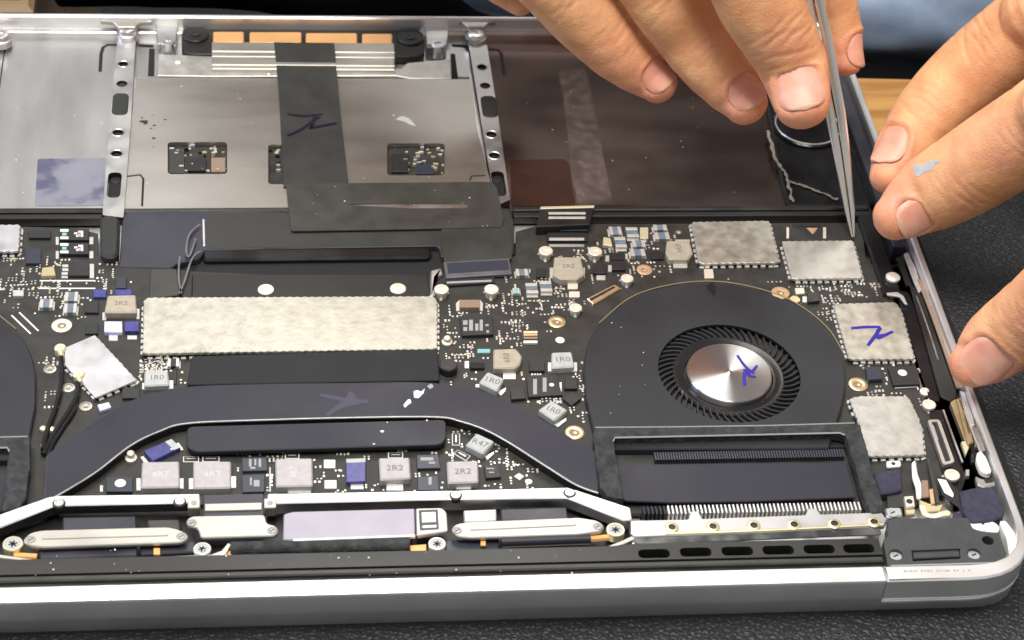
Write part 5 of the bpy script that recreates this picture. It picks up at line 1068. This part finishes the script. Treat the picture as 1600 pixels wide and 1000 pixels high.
# ------------------------------------------------------------------ hands
def sample_chain(ch, step=.6):
    """pixel chain (tip first): (x, y, z, width px) -> smooth centre line, radius, arc length"""
    P = [U(x, y, z) for x, y, z, w_ in ch]; Rr = [w_ / scale_at(p_) / 2 for p_, (_, _, _, w_) in zip(P, ch)]
    cs = catmull(P, 10); rs = [q_.x for q_ in catmull([(r_, 0, 0) for r_ in Rr], 10)]
    return cs, rs
def hand(name, fingers, blobs, voxel=.62):
    """fingers: dict(chain, a (nail roll, deg), nail=(dist from tip, half length, half width), joints=[mm from tip], flat)"""
    verts = []; faces = []; info = []
    def add(v, f): 
        o = len(verts); verts.extend(v); faces.extend([tuple(o + k for k in q_) for q_ in f])
    seg = 40
    for fg in fingers:
        cs, rs = sample_chain(fg['chain']); flat = fg.get('flat', .9)
        # tip cap: extend beyond the first centre with an elliptic run-out
        t0 = (cs[0] - cs[1]).normalized(); r0 = rs[0]; capL = r0 * fg.get('cap', .85)
        pre = [(cs[0] + t0 * capL * math.sin(k / 8 * math.pi / 2), r0 * max(.03, math.cos(k / 8 * math.pi / 2)) ** .92) for k in range(8, 0, -1)]
        cs = [p_ for p_, _ in pre] + cs; rs = [r_ for _, r_ in pre] + rs
        n_ = len(cs); arc = [0.0]
        for i in range(1, n_): arc.append(arc[-1] + (cs[i] - cs[i - 1]).length)
        D = []; S = []; v = []
        a = math.radians(fg.get('a', 0))
        for i in range(n_):
            t = (cs[min(n_ - 1, i + 1)] - cs[max(0, i - 1)]).normalized()
            cv = (CAM - cs[i]).normalized(); sd = t.cross(cv).normalized(); up_ = sd.cross(t).normalized()
            d = up_ * math.cos(a) + sd * math.sin(a); s_ = t.cross(d).normalized(); D.append(d); S.append(s_)
            for k in range(seg):
                b_ = 2 * math.pi * k / seg; v.append(cs[i] + (d * math.cos(b_) * flat + s_ * math.sin(b_)) * rs[i])
        f = [(i * seg + (k + 1) % seg, i * seg + k, (i + 1) * seg + k, (i + 1) * seg + (k + 1) % seg) for i in range(n_ - 1) for k in range(seg)]
        f += [tuple(range(seg)), tuple(range(n_ * seg - 1, (n_ - 1) * seg - 1, -1))]
        add(v, f); info.append((cs, rs, arc, D, S, flat, fg))
    for ch, flat in blobs:
        cs = catmull([Vector(c_[:3]) for c_ in ch], 8); rs = [q_.x * (.66 + .34 * min(1, i / 7)) for i, q_ in enumerate(catmull([(c_[3], 0, 0) for c_ in ch], 8))]; n_ = len(cs); v = []
        for i in range(n_):
            t = (cs[min(n_ - 1, i + 1)] - cs[max(0, i - 1)]).normalized(); sd = t.cross(Vector((0, 0, 1))).normalized(); up_ = sd.cross(t)
            for k in range(seg): b_ = 2 * math.pi * k / seg; v.append(cs[i] + (sd * math.cos(b_) + up_ * math.sin(b_) * flat) * rs[i])
        f = [(i * seg + (k + 1) % seg, i * seg + k, (i + 1) * seg + k, (i + 1) * seg + (k + 1) % seg) for i in range(n_ - 1) for k in range(seg)]
        f += [tuple(range(seg)), tuple(range(n_ * seg - 1, (n_ - 1) * seg - 1, -1))]; add(v, f)
    me = bpy.data.meshes.new(name); me.from_pydata([tuple(q_) for q_ in verts], [], faces); me.update()
    tmp = bpy.data.objects.new('tmp', me); col.objects.link(tmp)
    bm = bmesh.new(); bm.from_mesh(me); bmesh.ops.recalc_face_normals(bm, faces=bm.faces); bm.to_mesh(me); bm.free()
    md = tmp.modifiers.new('r', 'REMESH'); md.mode = 'VOXEL'; md.voxel_size = voxel
    ms = tmp.modifiers.new('s', 'SMOOTH'); ms.factor = .5; ms.iterations = 7
    out = bpy.data.meshes.new_from_object(tmp.evaluated_get(bpy.context.evaluated_depsgraph_get())); bpy.data.objects.remove(tmp)
    out.name = name
    N = len(out.vertices); co = np.empty(N * 3, 'f4'); out.vertices.foreach_get('co', co); co = co.reshape(-1, 3).astype('f8')
    no = np.empty(N * 3, 'f4'); out.vertices.foreach_get('normal', no); no = no.reshape(-1, 3).astype('f8')
    best = np.full(N, 1e9); own = np.full(N, -1); bi = np.zeros(N, int)
    for q_, (cs, rs, arc, D, S, flat, fg) in enumerate(info):
        c_ = np.array([tuple(p_) for p_ in cs]); r_ = np.array(rs)
        lo_, hi_ = c_.min(0) - 16, c_.max(0) + 16; idx = np.where(((co > lo_) & (co < hi_)).all(1))[0]
        for s0 in range(0, len(idx), 20000):
            ii = idx[s0:s0 + 20000]; d = np.linalg.norm(co[ii, None, :] - c_[None], axis=2); dn = d / np.maximum(r_, 3)[None]; j = dn.argmin(1); m_ = dn[np.arange(len(ii)), j]
            sel = m_ < best[ii]; k = ii[sel]; best[k] = m_[sel]; own[k] = q_; bi[k] = j[sel]
    disp = np.zeros(N); tint = np.full(N, .10)
    rng = np.random.default_rng(1)
    for q_, (cs, rs, arc, D, S, flat, fg) in enumerate(info):
        ii = np.where((own == q_) & (best < 1.5))[0]
        if not len(ii): continue
        c_ = np.array([tuple(p_) for p_ in cs]); Dn = np.array([tuple(p_) for p_ in D]); Sn = np.array([tuple(p_) for p_ in S]); A_ = np.array(arc); R_ = np.array(rs); T_ = np.cross(Sn, Dn)
        j = bi[ii]; rel = co[ii] - c_[j]; x = (rel * Sn[j]).sum(1); yv = (rel * Dn[j]).sum(1); tt = np.gradient(c_, axis=0); tt /= np.linalg.norm(tt, axis=1)[:, None]
        s = A_[j] + (rel * tt[j]).sum(1); phi = np.arctan2(x, yv); d = np.zeros(len(ii)); ti = np.full(len(ii), .17)
        ti += .62 * np.exp(-(s / 15) ** 2) * (.55 + .45 * np.clip(-yv / 6, -1, 1))
        for sj, amp in fg.get('joints', []):
            env = np.exp(-(np.abs(phi) / 1.05) ** 2.5); band = np.exp(-((s - sj) / 6.5) ** 2)
            for k in range(-3, 4):
                off = k * 1.75 + .55 * np.sin(phi * 2.3 + k * 1.7 + q_) + .35 * np.sin(phi * 6 + k * 2.1)
                d -= amp * np.exp(-((s - sj - off) / .5) ** 2) * env * (1 - .1 * abs(k)) * (.55 + .45 * np.sin(phi * 4 + k * 2.6 + q_))
            d += .25 * amp * band * env; ti += .16 * band * env
            d -= .5 * amp * np.exp(-((s - sj) / .7) ** 2) * np.exp(-((np.abs(phi) - 2.2) / .8) ** 2)
        # long shallow wrinkles and flesh unevenness
        d += .10 * np.sin(s * .9 + 2.2 * np.sin(phi * 2 + q_)) * np.exp(-((s - 16) / 14) ** 2) * .5
        d -= .05 * np.exp(-(np.sin(s * 1.25 + 1.1 * np.sin(phi * 2.6 + q_) + .7 * np.sin(phi * 7 + s * .3)) / .28) ** 2) * (.4 + .6 * np.clip(np.sin(phi * 3.1 + s * .21 + q_), 0, 1))
        d += .02 * np.sin(x * 1.9 + .6 * np.sin(s * .8)) * np.sin(s * .55 + q_)
        if fg.get('nail'):
            sc_, hl, hw = fg['nail']; uu = x / hw; vv = (s - sc_) / hl
            e = (np.abs(uu) ** 3.2 + np.abs(vv) ** 3.2) ** (1 / 3.2); top = yv > 0
            ins = top & (e < 1.0); d[ins] -= .75 * np.clip((1.0 - e[ins]) / .12, 0, 1)
            g = top * np.exp(-((e - 1.16) / .10) ** 2) * np.where(vv > -.6, 1.0, .35); d += .34 * g; ti += .28 * top * np.exp(-((e - 1.1) / .22) ** 2)
        disp[ii] = d; tint[ii] = np.clip(ti, 0, 1)
    co += no * disp[:, None]
    c0 = co.mean(0); c0[2] = co[:, 2].min(); out.vertices.foreach_set('co', ((co - c0) * MM).astype('f4').ravel())
    at = out.attributes.new('tint', 'FLOAT', 'POINT'); at.data.foreach_set('value', tint.astype('f4'))
    out.materials.clear(); out.materials.append(M['skin']); out.polygons.foreach_set('use_smooth', [True] * len(out.polygons)); out.polygons.foreach_set('material_index', [0] * len(out.polygons)); out.update()
    h = link(name, out, tuple(c0))
    for q_, (cs, rs, arc, D, S, flat, fg) in enumerate(info):
        if not fg.get('nail'): continue
        sc_, hl, hw = fg['nail']; ic = min(range(len(arc)), key=lambda k: abs(arc[k] - sc_)); ib = min(range(len(arc)), key=lambda k: abs(arc[k] - sc_ - hl))
        t = (cs[ib] - cs[max(0, ic - 2)]).normalized(); d = (D[ic] - t * D[ic].dot(t)).normalized(); s_ = t.cross(d).normalized(); s_ = s_ if s_.dot(S[ic]) > 0 else -s_
        base = cs[ic]; R0 = rs[ic] * 1.0; nu, nv = 17, 19; mb = MB(); v = []; f = []
        rb = rs[ib]
        for a in range(nv):
            vv = -1 + 2 * a / (nv - 1); wf = (max(0.0, 1 - abs(vv) ** (2.3 if vv > 0 else 3.4))) ** (1 / 2.3)
            for b_ in range(nu):
                uu = -1 + 2 * b_ / (nu - 1); xx = uu * hw * max(.05, wf); edge = max(abs(uu), abs(vv))
                Rv = R0 + (rb - R0) * max(0, vv) * .9; hgt = flat * math.sqrt(max(.1, Rv * Rv - (xx * .93) ** 2)) - .16 - (.16 * vv * vv if vv < 0 else 0.0) - (.5 if edge > .999 else 0)
                p_ = base + t * (vv * hl) + s_ * xx + d * hgt; v.append(p_)
        for a in range(nv - 1):
            for b_ in range(nu - 1): f.append((a * nu + b_, a * nu + b_ + 1, (a + 1) * nu + b_ + 1, (a + 1) * nu + b_))
        fr_ = [q2 for q2 in f if q2[0] // nu < 2]; bk = [q2 for q2 in f if q2[0] // nu >= 2]
        mb.add(v, bk, 'nail'); mb.add(v, fr_, 'nail_edge'); no_ = mb.build('fingernail', h, 180)
        bm = bmesh.new(); bm.from_mesh(no_.data); bmesh.ops.remove_doubles(bm, verts=bm.verts, dist=1e-7); bmesh.ops.recalc_face_normals(bm, faces=bm.faces)
        if sum((f_.normal.dot(d) for f_ in bm.faces)) < 0: bmesh.ops.reverse_faces(bm, faces=bm.faces)
        bm.to_mesh(no_.data); bm.free()
    return h
A = [dict(chain=[(1254, 165, 33, 86), (1247, 132, 36, 101), (1236, 95, 40, 111), (1210, 45, 48, 123), (1183, 0, 55, 130), (1150, -60, 64, 122), (1105, -140, 74, 132), (1060, -210, 82, 150)], a=4, nail=(8.6, 5.8, 5.7), joints=[(26, .42)], flat=.86),
     dict(chain=[(1166, 164, 22, 70), (1149, 140, 24, 92), (1110, 90, 30, 114), (1076, 43, 36, 123), (1044, 0, 43, 127), (998, -62, 52, 122), (940, -130, 62, 120), (890, -200, 72, 128)], a=24, nail=(7.4, 4.8, 4.8), joints=[(22, .22), (44, .4)], flat=.9),
     dict(chain=[(1030, 133, 20, 62), (1009, 113, 22, 84), (972, 78, 27, 108), (927, 32, 34, 122), (886, -10, 41, 124), (830, -64, 50, 120), (770, -125, 60, 114), (720, -190, 70, 120)], a=24, nail=(6.8, 4.5, 4.5), joints=[(22, .22), (43, .4)], flat=.9),
     dict(chain=[(816, 0, 24, 54), (785, -28, 28, 72), (745, -70, 36, 84), (690, -130, 48, 92), (640, -190, 60, 98)], a=20, joints=[(20, .2)], flat=.92),
     dict(chain=[(1322, 96, 30, 54), (1319, 70, 33, 64), (1310, 25, 39, 70), (1296, -25, 47, 76), (1270, -90, 57, 88), (1220, -170, 68, 110), (1150, -240, 78, 130)], a=70, nail=(6, 4.4, 4.2), joints=[(22, .2)], flat=.95)]
pa = [U(890, -200, 72), U(720, -190, 70), U(1060, -210, 82), U(1150, -240, 78)]
wr = Vector((5, 262, 112))
def palm_blobs(fingers, wrist, arm):
    out = []
    for fg in fingers:
        P = [U(*c_[:3]) for c_ in fg['chain']]; R_ = [c_[3] / scale_at(p_) / 2 for c_, p_ in zip(fg['chain'], P)]; e = P[-1]; k = e.lerp(wrist, .45)
        out.append(([(*P[-3], R_[-3] * .9), (*P[-2], R_[-2] * .95), (*e, R_[-1] * 1.02), (*k, 17), (*wrist, 19)], .9))
    m_ = sum((U(*fg['chain'][-1][:3]) for fg in fingers), Vector()) / len(fingers)
    out.append(([(*m_.lerp(wrist, .12), 12), (*m_.lerp(wrist, .5), 26), (*wrist, 27)], .72))
    out.append(([(*wrist.lerp(m_, .1), 22), (*wrist, 27), (*wrist.lerp(arm, .5), 28), (*arm, 34)], .8)); return out
hA = hand('hand', A, palm_blobs(A, wr, wr + Vector((0, 75, 20))))
tag(hA, 'hand reaching in from the far side, thumb and fingers holding the steel tweezers', 'hand')
B_ = [dict(chain=[(1388, 276, 13, 62), (1406, 246, 15, 88), (1442, 192, 20, 114), (1492, 138, 27, 128), (1545, 92, 35, 136), (1610, 40, 46, 140), (1690, -20, 60, 150)], a=-46, nail=(10.5, 5.6, 4.8), joints=[(24, .25), (48, .35)], flat=.9),
      dict(chain=[(1396, 340, 13, 74), (1415, 327, 14, 98), (1450, 305, 17, 124), (1505, 274, 24, 140), (1570, 232, 34, 148), (1640, 184, 46, 150), (1720, 120, 60, 156)], a=34, nail=(8.2, 5.0, 4.9), joints=[(25, .3), (50, .35)], flat=.88),
      dict(chain=[(1515, 572, 8, 72), (1534, 557, 10, 98), (1562, 534, 14, 116), (1600, 505, 21, 124), (1660, 455, 34, 134), (1740, 380, 52, 150), (1800, 300, 66, 165)], a=16, nail=(10.4, 6.6, 5.6), joints=[(27, .3)], flat=.86)]
wb = Vector((300, 190, 104))
hB = hand('hand', B_, palm_blobs(B_, wb, wb + Vector((10, 100, 20))))
tag(hB, 'hand at the right, three fingertips steadying the laptop edge', 'hand')

# grey glue smear on the middle finger of the right-hand hand, draped on the skin
from mathutils.bvhtree import BVHTree
def drape(h, poly, mt, name, step=2.5, lift=.08):
    bv = BVHTree.FromPolygons([tuple(h.location + v_.co) for v_ in h.data.vertices], [tuple(p_.vertices) for p_ in h.data.polygons])
    xs = [p_[0] for p_ in poly]; ys = [p_[1] for p_ in poly]; P = {}; v = []; f = []
    nx, ny = int((max(xs) - min(xs)) / step) + 1, int((max(ys) - min(ys)) / step) + 1
    for i in range(nx):
        for j in range(ny):
            x, y = min(xs) + i * step, min(ys) + j * step
            if not inpoly(x, y, poly): continue
            d = (RT @ Vector(((x - 800) / F, -(y - 500) / F, -1))).normalized(); hit, nn, _, _ = bv.ray_cast(CAM * MM, d)
            if hit is not None: P[(i, j)] = len(v); v.append(hit / MM + nn * lift)
    for (i, j) in P:
        q_ = [(i, j), (i, j + 1), (i + 1, j + 1), (i + 1, j)]
        if all(k in P for k in q_): f.append(tuple(P[k] for k in q_))
    if f: mb = MB(); mb.add(v, f, mt); return mb.build(name, h, 80)
drape(hB, [(1418, 264), (1428, 258), (1440, 256), (1452, 250), (1466, 248), (1474, 252), (1462, 258), (1458, 266), (1444, 272), (1436, 278), (1426, 277), (1430, 270)], 'inductor_grey', 'glue_smear')
